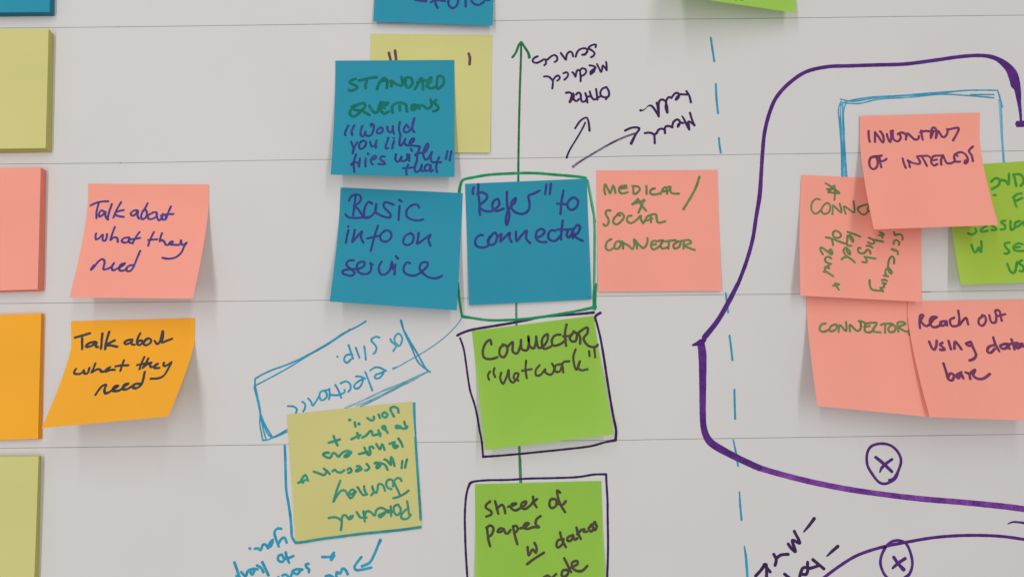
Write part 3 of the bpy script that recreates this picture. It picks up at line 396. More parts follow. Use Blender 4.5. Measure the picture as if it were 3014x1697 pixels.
('paper','cyan','slip_outline',"""-91.4 14.2 1.25 -95.6 11.5 1.12 -100.5 9 1.12 -106 6.3 1.12 -112.7 1.7 1.12 -121.8 -3.8 1.12 -130.9 -8.7 1.12 -140 -12.7 1.12 -149.1 -16 1.12 -155.7 -19.1 1.12 -159.6 -21.5 1.12
-159.6 -21.5 1.12 -159.5 -25.2 1.25
-159.5 -25.2 1.53 -159.2 -27 1.12 -158.2 -31.2 1.12 -156.8 -38.5 1.12 -155.1 -44.5 1.12 -151.9 -51.1 1.12 -147.8 -57.5 1.12"""),
('paper','cyan','slip_outline',"""-101.1 9 1.53 -106.6 5.3 0.91 -115.7 -0.8 0.91 -126.6 -6.9 0.91 -136.3 -13 0.91 -145.9 -18.5 0.91 -153.2 -22.4 0.91 -158.6 -25.2 0.91
-160.1 -26.4 0.91 -157.8 -34.9 0.91 -156 -42.1 0.91 -155.9 -49.3 0.91 -153.8 -59.3 0.91
-159.5 -27 0.91 -156.8 -37.9 0.91 -155.4 -45.1 0.91 -153.6 -52.9 0.91 -151.7 -59 0.91
-158.8 -28.2 0.91 -156.8 -36.1 0.91 -154.7 -46.3 0.91 -151.2 -54.7 0.91 -148.1 -57.5 0.91
-153.8 -59.1 1.12 -150.5 -58.7 0.91 -146.9 -56.9 0.91 -143.3 -55 0.91 -139.1 -52.6 0.91
-148.1 -57.8 0.91 -143.2 -55.9 0.91 -139 -53.8 0.91"""),
('paper','cyan','slip_outline',"""-69.4 14.8 1.39 -68.5 11.5 1.39 -67.3 7.8 1.12 -65.4 3.5 1.12 -62.3 -2.6 1.12 -59.8 -8.7 1.12 -57.3 -12.4 1.12 -53.6 -15.4 1.12 -50.8 -17.3 1.12
-68 9.6 1.12 -64.2 2.9 1.12 -60.5 -3.2 1.12 -57.3 -8.7 1.12 -54.2 -14.2 1.12 -51.8 -16.7 1.12"""),
('paper','cyan_dry','slip_outline',"""-52.1 -17 1.12 -57.3 -19.1 1.12 -66.4 -23.3 1.12 -78.5 -28.2 1.12 -90.7 -33.9 1.12 -103.4 -39.5 1.12
-54.2 -17.9 1.12 -63.3 -23.3 1.12 -72.4 -27 1.12 -81.5 -32.4 1.12 -93.7 -38.5 1.12"""),
('paper','cyan_dry','slip_outline',"""-61.5 -21.5 0.56 -69.4 -25.8 1.81 -78.5 -30.6 1.81 -87.6 -34.9 1.81 -96.7 -38 0.7"""),
('paper','teal','connecting_line',"""-31.7 15.8 0.7 -34.8 11.5 0.7 -40.9 5.3 0.7 -48.2 -0.5 0.7 -56.8 -6 0.7 -66.5 -11.5 0.7 -70.2 -13.6 0.7 -73.8 -15.1 1.53"""),
('paper','teal','handwriting',"""-71.2 -0.8 1.25 -73.4 2.3 1.25 -72.2 5.9 1.25 -70.1 6.3 1.25 -68.5 3.5 1.25 -69.4 -0.2 1.25 -71.2 -1.1 1.25 -74.6 1 1.25 -75.9 3.2 1.25
-73.9 -4.2 1.25 -71.8 -0.8 1.25"""),
('paper','cyan','handwriting',"""-82.6 4.1 1.25 -85.1 4.6 1.25 -87.8 2.6 1.25 -85.6 -0.2 1.25 -84.4 -2.6 1.25 -85.3 -5.1 1.25 -86.3 -6 1.25
-92.1 -1.4 1.25 -91.4 -5.7 1.25 -91 -9.6 1.25
-97.3 -2.3 1.25 -96 -5.7 1.25 -95 -8.4 1.25
-101.9 -0.5 1.25 -100.3 -5.1 1.25 -99 -9 1.25
-99.4 -6.3 1.25 -103.3 -6.9 1.25 -104.5 -10 1.25 -102.6 -11.5 1.25 -100.2 -9.3 1.25
-108.7 -7.6 1.25 -108.6 -7.9 1.25"""),
('paper','cyan','handwriting',"""-78.4 -16.5 1.25 -82.4 -14.5 1.25 -85.4 -14.5 1.25 -88.2 -16.3 1.25
-78.4 -16.3 1.25 -81.7 -17.9 1.25 -84.8 -19.1 1.25 -85.1 -20.9 1.25 -82.3 -20.9 1.25 -79.9 -17.9 1.25
-91.2 -17.3 1.25 -89 -22.7 1.25 -86.6 -28.7 1.25
-91.2 -21.2 1.25 -94.5 -20 1.25 -97 -20 1.25
-91.5 -21.2 1.25 -94.5 -22.4 1.25 -97.8 -25.2 1.25 -97.5 -27.3 1.25 -95 -27 1.25 -93.3 -24.6 1.25 -92.4 -21.8 1.25
-101.7 -29.4 1.25 -100.2 -27.6 1.25 -100.6 -24.6 1.25 -103.1 -23 1.25 -106.4 -24.2 1.25
-109.7 -25.2 1.25 -107.9 -28.2 1.25 -105.9 -33 1.25
-103.9 -28.2 1.25 -104.2 -30 1.25 -108.4 -31.5 1.25 -113.3 -31.2 1.25
-113.5 -33.9 1.25 -113 -31.2 1.25 -113.4 -27.6 1.25
-113.4 -28.2 1.25 -118.2 -29.1 1.25 -119.4 -31.8 1.25 -118.1 -34.6 1.25 -115.1 -33 1.25 -115.1 -30 1.25 -117 -28.8 1.25
-119.4 -31.8 1.25 -121.2 -34.9 1.25 -123.5 -37.9 1.25 -124.5 -35.5 1.25 -126.4 -33.5 1.25
-129.3 -41.5 1.25 -128.1 -39.1 1.25 -128.4 -36.7 1.25 -130 -35.5 1.25
-133.8 -42.4 1.25 -133.2 -40.3 1.25 -135.1 -38.5 1.25 -138.8 -38.2 1.25"""),
('paper','cyan','hand_drawn_box_edge',"""-140.2 -62.6 1.61 -139.8 -68.9 1.61 -139.3 -78.9 1.61 -138.7 -88.9 1.61 -137.2 -97 1.61 -135.8 -105 1.61 -135 -112.5 1.61 -134.5 -117.4 1.61 -132.3 -120.6 1.61"""),
('paper','cyan','hand_drawn_box_edge',"""-60.6 -36.5 1.61 -60.4 -43.7 1.61 -59.7 -57.6 1.61"""),
('journey','teal_on_yellow','hand_drawn_box_edge',"""-59.7 -57.6 1.46 -58.8 -68.9 1.46 -57.6 -84.4 1.46 -56.6 -96.8 1.46 -55.9 -106.8 1.46"""),
('journey','teal_on_yellow','hand_drawn_box_edge',"""-132 -120.6 1.61 -126.7 -120.1 1.61 -117.3 -118.5 1.61 -104.7 -116.9 1.61 -92.2 -115.3 1.61 -79.6 -114.1 1.61 -67 -112.8 1.61 -56 -111.3 1.61"""),
('paper','cyan','handwriting',"""-141.3 -112.5 1.65 -143.4 -112.3 1.65 -145 -113.7 1.65 -145.2 -115.8 1.65 -144.1 -119.1 1.65 -142.5 -123 1.65
-142.5 -121.1 1.65 -141.1 -118.7 1.65 -139.1 -117.8 1.65 -137.7 -120.7 1.65
-146.2 -119.1 1.65 -147.8 -120.7 1.65 -149 -123.6 1.65 -147.3 -122.8 1.65 -146.3 -120.3 1.65
-149 -124 1.65 -150.7 -121.9 1.65 -152.4 -122.3 1.65 -153.5 -125.2 1.65 -155.3 -124.2 1.65 -157.1 -124.4 1.65
-160.2 -124.2 1.65 -159.9 -124.4 1.65"""),
('paper','cyan','handwriting',"""-138.2 -126.6 1.65 -137.3 -129.7 1.65 -136 -132.6 1.65
-133.4 -128.7 1.65 -136.7 -130.1 1.65 -139.2 -130.1 1.65 -140.5 -127.9 1.65 -142.6 -128.9 1.65 -142.5 -131.3 1.65 -140 -132.2 1.65 -138.4 -129.7 1.65"""),
('paper','cyan','handwriting',"""-108.7 -126.8 1.65 -110.3 -128.9 1.65 -110.3 -131.1 1.65 -108.5 -128.5 1.65
-110.8 -129.3 1.65 -115.8 -129.3 1.65"""),
('paper','cyan','arrow_shaft',"""-80.5 -119.3 2.14 -82 -122.8 1.65 -84 -127.7 1.65 -86.8 -132.6 1.65 -91.4 -134.8 1.94"""),
('paper','cyan','arrow_head',"""-92 -129.5 1.65 -94.8 -133 1.65 -96 -135.4 1.65 -94.7 -137.1 1.65 -90.1 -136.6 1.65 -85.8 -135.6 1.65"""),
('paper','cyan','handwriting',"""-152.3 -132.4 1.75 -150.3 -136.2 1.75 -148.4 -140.1 1.75
-155.4 -134.4 1.75 -152.9 -135.8 1.75 -151.5 -138.3 1.75
-155.1 -136.6 1.75 -157.9 -136.4 1.75 -159.5 -137.9 1.75 -158.2 -139.7 1.75 -157 -137.5 1.75
-159.1 -136.6 1.75 -161.2 -137.9 1.75 -162.3 -140.7 1.75 -164.9 -138.3 1.75
-169.3 -132.6 1.75 -167.5 -137.1 1.75 -166.1 -141.3 1.75
-167.8 -140.7 1.75 -165.7 -141.5 1.75"""),
('paper','cyan','handwriting',"""-124.1 -133.4 1.65 -125.7 -133.6 1.65 -125.3 -135.4 1.65 -123.8 -136.6 1.65 -123.8 -138.3 1.65
-127.8 -136.8 1.65 -131.5 -136.6 1.65 -133.6 -137.9 1.65 -131 -139.5 1.65 -129 -137.5 1.65
-133.6 -137.5 1.65 -134.8 -141.3 1.65
-136 -141.3 1.65 -137.7 -139.7 1.65 -139.8 -140.3 1.65
-142.3 -141.3 1.65 -142.1 -141.5 1.65"""),
('paper','cyan','handwriting',"""-100.1 -139.5 1.75 -101.4 -137.1 1.75 -103.3 -136.2 1.75 -104.7 -139.1 1.75 -106.8 -138.3 1.75 -107 -141.1 1.75
-108.9 -141.5 1.75 -111 -140.3 1.75 -113.5 -140.7 1.75"""),
('connec','green_on_salmon','drawn_star',"""198.4 101.4 1.26 202.1 99.2 1.26 206.7 95.7 1.26
203.7 90.7 1.26 204.2 95.4 1.26 204 99.8 1.26 202.7 98.5 1.26 200.1 95.4 1.26
199.3 97.6 1.26 202.7 97.6 1.26 207 95.1 1.26 200.1 96 1.26 204 99.2 1.26"""),
('connec','green_on_salmon','handwriting',"""194.4 91 1.26 191.9 91.3 1.26 189.3 88.4 1.26 189.1 84 1.26 191.4 81.8 1.26 194.7 84 1.26 196.7 87.2 1.26 199.3 88.8 1.26 201 86.5 1.26 199.6 82.7 1.26 196.4 81.8 1.26 195 84 1.26
202 81.5 1.26 202.6 86.5 1.26 203.2 86.9 1.26 207.7 82.7 1.26 207 88.4 1.26
210.4 81.8 1.26 209.7 86.6 1.26 215.1 82.8 1.26 216.1 84 1.26 215.8 90 1.26
225.1 88.1 1.26 218.4 85.9 1.26 219.2 82.8 1.26 221.9 81.2 1.26 224.8 83.4 1.26
218.7 85.6 1.26 221.6 87.2 1.26 225.3 87.5 1.26 224.3 84.7 1.26 225.7 83.4 1.26"""),
('connector_lower','green_on_salmon','handwriting',"""195.2 12.8 1.39 192.7 12.2 1.39 191.1 9.4 1.39 192.7 7.6 1.39 196.6 8.8 1.39 198.7 11.2 1.39 201.9 12.2 1.39 201.5 9.4 1.39 198.3 7.9 1.39 196.9 8.8 1.39
202.8 7.6 1.39 204 11.9 1.39 207.5 8.2 1.39 208.2 13.7 1.39
209.9 7.9 1.39 210.5 11.9 1.39 214.3 8.2 1.39 217 10 1.39 217.2 14.3 1.39
216.3 14.3 1.39 219.9 13.1 1.39 219.2 8.2 1.39 222.1 7.3 1.39 224.8 8.8 1.39
219.2 10.6 1.39 222.7 11.3 1.39
220.4 12.8 1.39 226.1 13.4 1.39 227.2 12.5 1.39 224.1 8.2 1.39 228.9 7.3 1.39
229.9 11.9 1.39 232.4 12.5 1.39 231.6 7 1.39
231.5 12.5 1.39 235.9 12.8 1.39
236.7 11.9 1.39 234.3 10 1.39 234.5 7.6 1.39 237.6 7.9 1.39 238.7 10.6 1.39 237.1 12.5 1.39
240.1 7.9 1.39 240.5 13.1 1.39 244 13.7 1.39 245.1 12.5 1.39 241.1 10.6 1.39 244.4 7.9 1.39 246.6 8.2 1.39
246.3 6.4 1.39 246.4 6.1 1.39"""),
('reach','purple_on_salmon','handwriting',"""253.4 10 1.53 253.9 14.9 1.53 254.9 18 1.53 256.7 17.7 1.53 254.7 14.3 1.53 257.3 11.2 1.53 259.9 12.5 1.53 262.8 15.5 1.53 264.9 16.8 1.53 261.8 16.8 1.53 260.1 13.7 1.53 261.4 10.6 1.53 265.2 11.2 1.53 267.5 13.7 1.53
269.4 14.3 1.53 266.8 13.7 1.53 266.5 11.5 1.53 269 11.9 1.53 270.6 14.3 1.53 270.4 11.5 1.53
275.8 16.5 1.53 272.9 14.9 1.53 273.2 11.5 1.53 276.2 11.2 1.53 278.3 12.5 1.53
278.6 20.8 1.53 278.9 16.2 1.53 278.1 11.9 1.53 281.1 14.9 1.53 283.2 16.2 1.53 283.7 12.2 1.53"""),
('reach','purple_on_salmon','handwriting',"""293.8 17.4 1.53 291 15.5 1.53 290.5 12.5 1.53 292.7 11.5 1.53 295.1 14.3 1.53 295 17.4 1.53 293.2 18 1.53
297.8 18 1.53 298.4 13.7 1.53 301.1 13.7 1.53 302.1 18 1.53 301.7 20.8 1.53 304.4 20.5 1.53 305 14.6 1.53
303 17.4 1.53 307.7 18.6 1.53"""),
('reach','purple_on_salmon','handwriting',"""257.4 1.5 1.67 258.1 -2.2 1.67 259.3 -3.4 1.67 261.1 -1 1.67 262.1 2.1 1.67
265.4 0.9 1.67 263.6 -0.4 1.67 265.3 -2.2 1.67 265.6 -3.4 1.67 262.9 -3.4 1.67
269.4 2.1 1.67 269.6 -3.1 1.67
271.8 -2.8 1.67 273.2 1.5 1.67 274.8 -0.4 1.67 276 -3.1 1.67
282.9 1.5 1.67 279.8 0.3 1.67 281.3 -1 1.67 283.3 -0.4 1.67 282.9 1.5 1.67 283.7 -3.4 1.67 284.1 -6.4 1.67 282.3 -8.7 1.67 279.2 -9.9 1.67"""),
('reach','purple_on_salmon','handwriting',"""297.5 4.2 1.67 297.7 0.3 1.67 298.9 -4.3 1.67
297.8 -0.4 1.67 293.3 -1.6 1.67 291.6 -4.6 1.67 293.5 -5.2 1.67 296.6 -2.8 1.67
304.1 0.3 1.67 300.4 -1 1.67 301.4 -2.8 1.67 304 -2.2 1.67 305.3 0.3 1.67 305.6 -2.8 1.67
308.4 3 1.67 308.7 -0.4 1.67 308.6 -3.1 1.67
306.4 0 1.67 311.5 0.9 1.67
314.4 0.3 1.67 310.6 -0.4 1.67 310.6 -2.5 1.67 314 -1 1.67 316.5 -2.8 1.67"""),
('reach','purple_on_salmon','handwriting',"""262.8 -11.7 1.67 263 -16.4 1.67 263.1 -21 1.67 265.3 -21.6 1.67 267.1 -18.7 1.67 265.3 -17.6 1.67 263.2 -19.9 1.67
272.1 -17 1.67 268.6 -18.7 1.67 269.2 -20.5 1.67 271.7 -18.1 1.67 272.2 -20.5 1.67
274.7 -17 1.67 276.5 -18.1 1.67 276.3 -20.8 1.67
276.5 -18.1 1.67 280.9 -15.5 1.67 278.7 -18.7 1.67 281 -20.8 1.67 284.7 -20.5 1.67 289.1 -17.9 1.67"""),
('beyond','green_on_green','handwriting',"""303.5 102.4 1.64 306.4 104.7 1.64 308.9 103.5 1.64 307.9 100.1 1.64 303.8 97.8 1.64
309.8 103.5 1.64 312.6 102.9 1.64 314.4 100.7 1.64 315 107.5 1.64
318.1 106.9 1.64 319.2 99.8 1.64
317.6 106.9 1.64 321.8 107.2 1.64 323.9 104.7 1.64 323.8 101.8 1.64 322 99.8 1.64"""),
('beyond','green_on_green','handwriting',"""304.6 93.8 1.51 305.7 93.8 1.51
317.1 92 1.51 317.4 89.1 1.51 318.1 86.2 1.51
316.6 92.3 1.51 319.3 94.3 1.51 322.2 94.9 1.51
317.4 89.7 1.51 322.4 92 1.51"""),
('beyond','green_on_green','handwriting',"""290.5 72.1 1.51 290.8 70.1 1.51 288.3 68.4 1.51 285.6 69 1.51
297.9 74.1 1.51 294.3 71.8 1.51 294.1 70.1 1.51 298 70.7 1.51
301.2 73.8 1.51 302.8 73 1.51 303.7 71.5 1.51 300.6 71.2 1.51
309.8 77.3 1.51 307.1 76.4 1.51 309.3 74.1 1.51 308.7 71.8 1.51 306.2 71.5 1.51
313.1 77 1.51 312.6 71.5 1.51 314.9 72.4 1.51
318.9 77 1.51 316 75.8 1.51 315.5 73 1.51 319.1 74.7 1.51 321 76.4 1.51 321.3 74.1 1.51"""),
('beyond','green_on_green','handwriting',"""286.7 61.6 1.51 287.2 58.9 1.51 288 56.8 1.51 289.4 57.8 1.51 290.9 60.1 1.51 291.1 57.8 1.51 291.9 57.2 1.51 292.8 60.4 1.51 293.1 63.9 1.51"""),
('beyond','green_on_green','handwriting',"""310.5 63.2 1.51 307.6 62.6 1.51 307.5 60.3 1.51 309.5 57.5 1.51 307.9 56.1 1.51 306.3 56.1 1.51
318.3 62 1.51 315.6 62.6 1.51 312.5 60.3 1.51 313.2 58 1.51 318.6 57.7 1.51
312.4 59.8 1.51 316.3 60.3 1.51"""),
('beyond','green_on_green','handwriting',"""306.8 49.5 1.64 308.1 44.4 1.64 310.5 44.4 1.64 313 50.6 1.64
316.2 51.8 1.64 314 50.1 1.64 316.3 47.8 1.64 315.8 45 1.64 313.6 45 1.64"""),
('topblue','purple_on_blue','handwriting',"""-62.3 220.2 1.65 -58.7 219.5 1.65 -55.2 219 1.65
-59.7 223.1 1.65 -60.9 221.1 1.65 -57.8 220.2 1.65 -55.2 219.7 1.65"""),
('topblue','purple_on_blue','handwriting',"""-51.9 218.5 1.55 -49 219.9 1.55 -42.9 219.2 1.55
-49.5 223 1.55 -49 217.3 1.55 -47.6 214.4 1.55
-40.3 223 1.55 -40.8 217.3 1.55 -38.4 214.4 1.55 -35.3 216.3 1.55 -34.1 223 1.55
-29.9 223 1.55 -29.7 215.4 1.55
-24.4 224 1.55 -26.1 220.1 1.55 -24.3 217.3 1.55 -21.3 216.5 1.55 -18 218.7 1.55
-17.3 220.1 1.55 -14.7 219.9 1.55 -13.4 221.1 1.55"""),
('yellowtop','maroon','handwriting',"""-79 186.1 1.85 -78.5 184 1.85 -77.8 181.3 1.85
-75.1 187.6 1.85 -74.6 184 1.85 -74.3 180.9 1.85"""),
('yellowtop','maroon','handwriting',"""-27.8 185.6 1.85 -27 182.7 1.85 -27.2 178.6 1.85"""),
('paper','purple_marker','hand_drawn_curve',"""141.5 36.9 2.39 147.3 51.5 2.39 151.6 65.7 2.39 154.2 80.1 2.39 156.7 93.5 2.79 158 107.1 2.39 159.2 120.7 2.39 160.9 134.3 2.39 164.4 147.1 2.39 169.1 157.2 2.39 177.5 166.4 2.39 188.5 173.8 2.39 202.1 177.1 2.39 215.7 177.7 2.39 233.7 178.3 2.39 251.8 178.9 2.39 269.9 181.2 2.39 288.1 183.8 2.39 301.6 184.5 2.39 310.6 182.6 2.99 317.5 177.5 4.98 320.9 172 6.57 322.3 165.5 6.37"""),
('paper','purple_marker','hand_drawn_curve',"""322 168.3 5.98 323.5 161.8 4.38 324 154.5 2.79 324.5 147.1 1.79 324.6 139.8 1.59"""),
('paper','purple_marker','hand_drawn_curve',"""322 141.1 1.39 331.9 141.3 1.39
321.6 139.8 1.79 331.8 139.8 1.39
321.9 138.4 1.39 331.7 138.4 1.39"""),
('paper','purple_marker','hand_drawn_curve',"""141.6 37.6 2.59 136.1 27.2 3.06 128.6 14.7 3.06 120.1 4.3 3.54"""),
('paper','purple_marker','hand_drawn_curve',"""112.7 -0.6 1.18 115.3 0.2 2.59 117.9 1.2 4.01 120 2.7 2.59"""),
('paper','purple_mid','hand_drawn_curve',"""117.7 0.7 4.72 118.6 -7.1 5.13 118.4 -25.6 4.31 118.1 -40.9 3.9 118.5 -51.1 3.9 120.9 -58.2 4.51 125.9 -62.8 4.72 139.1 -69.9 4.1 152.3 -75.9 3.9"""),
('paper','purple_streak','hand_drawn_curve',"""148.2 -74.4 3.69 152.3 -75.9 3.69 166.5 -80 3.49 184.8 -84.5 3.49 205.1 -88.5 3.49 225.5 -91.5 3.28 250.9 -94.5 3.49 276.3 -96.6 3.49 301.7 -99.1 3.69 316.9 -101.1 3.69"""),
('paper','purple_marker','hand_drawn_curve',"""188.8 -142.4 1.88 200 -134.5 1.88 211.3 -128.1 1.88 226.2 -123.4 1.88 241 -120.5 1.88 255.9 -118 1.88 270.7 -116.7 1.88 285.5 -116.4 1.88 300.2 -117.1 1.88 314.8 -119.1 1.88"""),
('paper','purple_marker','hand_drawn_curve',"""303.5 -109.7 0.51 307.2 -108.4 1.2 315.3 -109.2 1.71"""),
('paper','purple_marker','circled_cross',"""234.4 -83.2 2.05 229.8 -85.4 1.71 225.4 -84.3 1.71 221.2 -78.8 1.71 218.8 -73.7 1.71 219 -67.1 1.71 221.8 -62.7 1.71 227.8 -61.1 1.71 233.7 -62.3 1.71 238 -66.3 1.71 239.7 -71.5 1.71 237.9 -77.3 1.71 235.1 -82.4 2.56 231.8 -83.2 1.37"""),
('paper','purple_marker','circled_cross',"""224.1 -69.4 1.88 228.1 -72.6 2.22 233.8 -78.1 1.88
234.1 -70.7 1.88 230.3 -73.3 1.88 227.6 -75.9 1.88 226.4 -78.4 1.02"""),
('paper','purple_marker','circled_cross',"""239.5 -141.7 2.56 242.5 -138.8 1.71 244.2 -133.1 1.71 243 -125.9 1.71 240.3 -120.9 1.71 235.2 -119.4 1.71 229.9 -121.6 1.71 226 -127.3 1.71 224.7 -133.1 1.71 226.4 -138.8 1.71 229.2 -142.4 1.71"""),
('paper','purple_marker','circled_cross',"""233 -129.5 2.05 235.4 -133.1 2.05 238.6 -136.7 2.56
239.9 -130.2 2.05 235.4 -133.1 2.05 232 -136 1.37"""),
('paper','purple_dark','pen_mark',"""185.1 -106.4 2.22 182 -110.4 1.88 178.4 -114.4 0.85"""),
('paper','purple_dark','pen_mark',"""199 -123 2.22 195.5 -125.9 1.88 192.1 -128.9 0.85"""),
('paper','purple_dark','handwriting',"""172.7 -114 1.96 175.8 -120.9 1.96 171.4 -119.4 1.96 173.1 -125.9 1.96 170.9 -124.5 1.96 168.8 -121.6 1.96
159.8 -127.7 1.96 161.2 -130.9 1.96 160.4 -134.2 1.96
161.2 -130.2 1.96 164.2 -128.1 1.96 168.6 -127.7 1.96
153.7 -133.8 1.96 157.3 -138.1 1.96
148.4 -140.6 1.96 151.5 -137.4 1.96 154.9 -133.8 1.96 155 -142 1.96"""),
('paper','purple_dark','handwriting',"""183.6 -130.9 1.96 190.1 -136.3 1.96
187.6 -134.2 1.96 180.9 -136 1.96 180.3 -132.4 1.96
176.7 -139.5 1.96 179.3 -139.5 1.96 180.2 -136 1.96 177.2 -136 1.96 175.2 -141 1.96
166.1 -139.5 1.96 169.7 -142.4 1.96"""),
('paper','cyan_mid','cyan_bracket',"""210 155.9 1 218.5 154.5 1 232.9 156.8 1 250.9 158.2 1 269 159.1 1 287.1 161.4 1 300.6 161.8 1 310.5 161.7 1
211.2 153.6 1 222 153.1 1 234.7 155.9 1 254.5 157.2 1 274.4 159.1 1 292.3 158.2 1 308 156.8 1
293.2 158.9 1 308.1 158.9 1
213.1 154.5 1 229.3 157.2 1 247.3 158.2 1 269 160 1 292.5 161.7 1"""),
('paper','cyan_mid','cyan_bracket',"""310.6 161.7 1 312 156.3 1 312.4 147.1 1 312.2 134.3 1 312.2 125.2 1 312.3 115.1 1.59
310.9 160.9 1 313.3 150.8 1"""),
('paper','cyan_light','cyan_bracket',"""311.5 155.4 1.59 311.8 139.8 1.59 312.1 122.5 1.59"""),
('paper','cyan_mid','cyan_bracket',"""210.4 154.5 0.9 208.4 149 0.9 208.8 139.8 0.9 209.4 125.2 0.9 209.5 105.7 1.79
211.2 153.6 0.9 211.2 139.8 0.9 211.6 125.2 0.9 211.9 105.7 1.79
213.5 153.6 0.9 211.5 147.1 0.9 211.5 134.3 0.9 210.4 116.1 0.9 209.8 110.7 0.9
210.3 152.6 0.9 209.6 146.2 0.9 209.8 125.2 0.9 210.3 112.5 0.9"""),
('paper','cyan_light','cyan_bracket',"""211.6 150.8 1.2 210.6 134.3 1.2 210.6 107.1 1.2"""),
('greentop','green_on_green','handwriting',"""137.8 213.5 1.23 138.6 212.6 1.23 140.7 213.7 1.23 143 213.1 1.23 144.4 214.6 1.23"""),
('paper','purple_dark','handwriting',"""53.7 190 1.39 53.9 191.6 1.39 52.5 191.7 1.39 50.4 190.8 1.39 49.2 189.3 1.39 51.6 187.7 1.39 53 186 1.39 52.3 184.3 1.39 50.7 183.4 1.39
45.1 184.9 1.39 47.1 185.7 1.39 48.3 187.3 1.39 48.2 188.7 1.39 46.2 189.3 1.39 43.5 188.5 1.39 41.8 186.6 1.39 40.9 183.7 1.39
45.1 185.1 1.39 46.8 185.1 1.39 48.4 187.1 1.39
39.2 183.9 1.39 38.8 185.9 1.39 37.6 187.1 1.39 35.9 186.2 1.39 34.9 184.2 1.39 34.6 181.7 1.39 32.9 183.9 1.39 31.3 186.2 1.39
27.3 180.2 1.39 28.9 181.4 1.39 28.9 183.6 1.39 27.2 184.8 1.39 25.1 183.9 1.39 23.3 182.3 1.39 21.8 181.1 1.39 21.8 179.2 1.39 20.7 178.1 1.39
22.1 181.4 1.39 20.6 182 1.39 18.5 180.8 1.39 16.1 179.7 1.39 14 180 1.39 13.2 181.2 1.39 14.3 182.9 1.39 16.5 184 1.39"""),
('paper','purple_dark','handwriting',"""60.4 180.3 1.33 60.7 177.4 1.33 60.7 174.8 1.33
60.7 174.9 1.33 58.3 178 1.33 57.8 175.8 1.33 57.1 173.7 1.33 56 175.8 1.33 54.5 178.9 1.33
49.6 178 1.33 51.5 177.8 1.33 53.5 176.8 1.33 52.7 174.6 1.33 50.6 172.3 1.33 50.3 173.7 1.33 51.8 175.2 1.33 53.6 176.5 1.33
50.3 172.1 1.33 52.7 174 1.33
43.9 167.5 1.33 44 170.6 1.33 43.7 174.6 1.33 45.2 176.1 1.33 47.3 175.2 1.33 47.3 173.1 1.33 45.5 171.4 1.33 44.3 171.2 1.33
43.5 174.6 1.33 41.9 174.9 1.33 41.1 172.8 1.33 40.7 170.6 1.33 39.5 172.8 1.33 38.7 173.5 1.33
33.6 168.6 1.33 35.3 170.3 1.33 36 172.1 1.33 35 173.5 1.33 32.9 172.8 1.33
28.9 168 1.33 30.1 168.8 1.33 30.6 170.3 1.33 29.3 171.4 1.33 27.4 170 1.33 26.2 168.1 1.33
25.8 162.9 1.33 26.2 166.6 1.33 25.9 168.1 1.33 24.4 170 1.33 22.6 170.8 1.33 20.5 170.7 1.33"""),
('paper','purple_dark','handwriting',"""60.4 163.8 1.46 57.7 162.6 1.46 56.5 160.2 1.46 57.1 158 1.46 59.5 157.1 1.46 61.9 158 1.46 61.9 161.1 1.46 60.4 163.8 1.46
62 158.3 1.46 60 155.9 1.46
56.5 157.7 1.46 54.7 156.8 1.46
53.8 162.5 1.46 54.2 159.5 1.46 54.6 155.6 1.46
54.4 156.5 1.46 52.5 155.6 1.46 50.8 157.4 1.46 49.7 160.9 1.46
49.6 157.7 1.46 47.6 157.4 1.46
46.9 159.8 1.46 47.8 156.8 1.46 48.2 153.7 1.46
47.9 156.5 1.46 46.8 154.6 1.46 44.8 154.3 1.46 44 156.8 1.46 43.9 159.2 1.46 42.5 160.2 1.46 41 158.9 1.46
42.7 155.9 1.46 41.2 154.6 1.46 39.4 155.9 1.46 39.5 158 1.46 39.2 159.5 1.46
34.6 160 1.46 36.7 160.3 1.46 38.5 158.9 1.46 38.2 156.5 1.46 37 154 1.46 39.1 156.8 1.46
38.5 158.9 1.46 37.6 156.2 1.46 36.8 154 1.46"""),
('paper','purple_dark','handwriting',"""111.6 161.1 1.51 113.4 158 1.51 114.3 153.9 1.51
112 158.9 1.51 109.2 159 1.51 107.2 158.9 1.51 106.3 156.8 1.51 104.7 155.5 1.51 105.4 157.1 1.51 106.9 158.9 1.51 105.5 160 1.51 103.8 159.3 1.51 102 156.8 1.51
101.7 156.7 1.51 100.3 157.3 1.51 98.9 155.7 1.51 98.4 153.6 1.51 99.1 150.7 1.51 99.3 147.2 1.51
98.5 153.6 1.51 98.1 150.7 1.51 99 147.2 1.51
98.3 154.5 1.51 96 155.7 1.51 94.3 154.8 1.51 93.7 152.5 1.51 93.6 147.8 1.51 93.6 144.6 1.51
92.4 153.6 1.51 93.1 150.7 1.51 93.6 144.9 1.51
93.6 144.8 1.51 91.4 148.7 1.51 89.7 151 1.51 88.3 151.8 1.51 86.8 151.3 0.69 85.4 149.9 0.44 83.7 148.7 0.82 82.1 148.6 1.77"""),
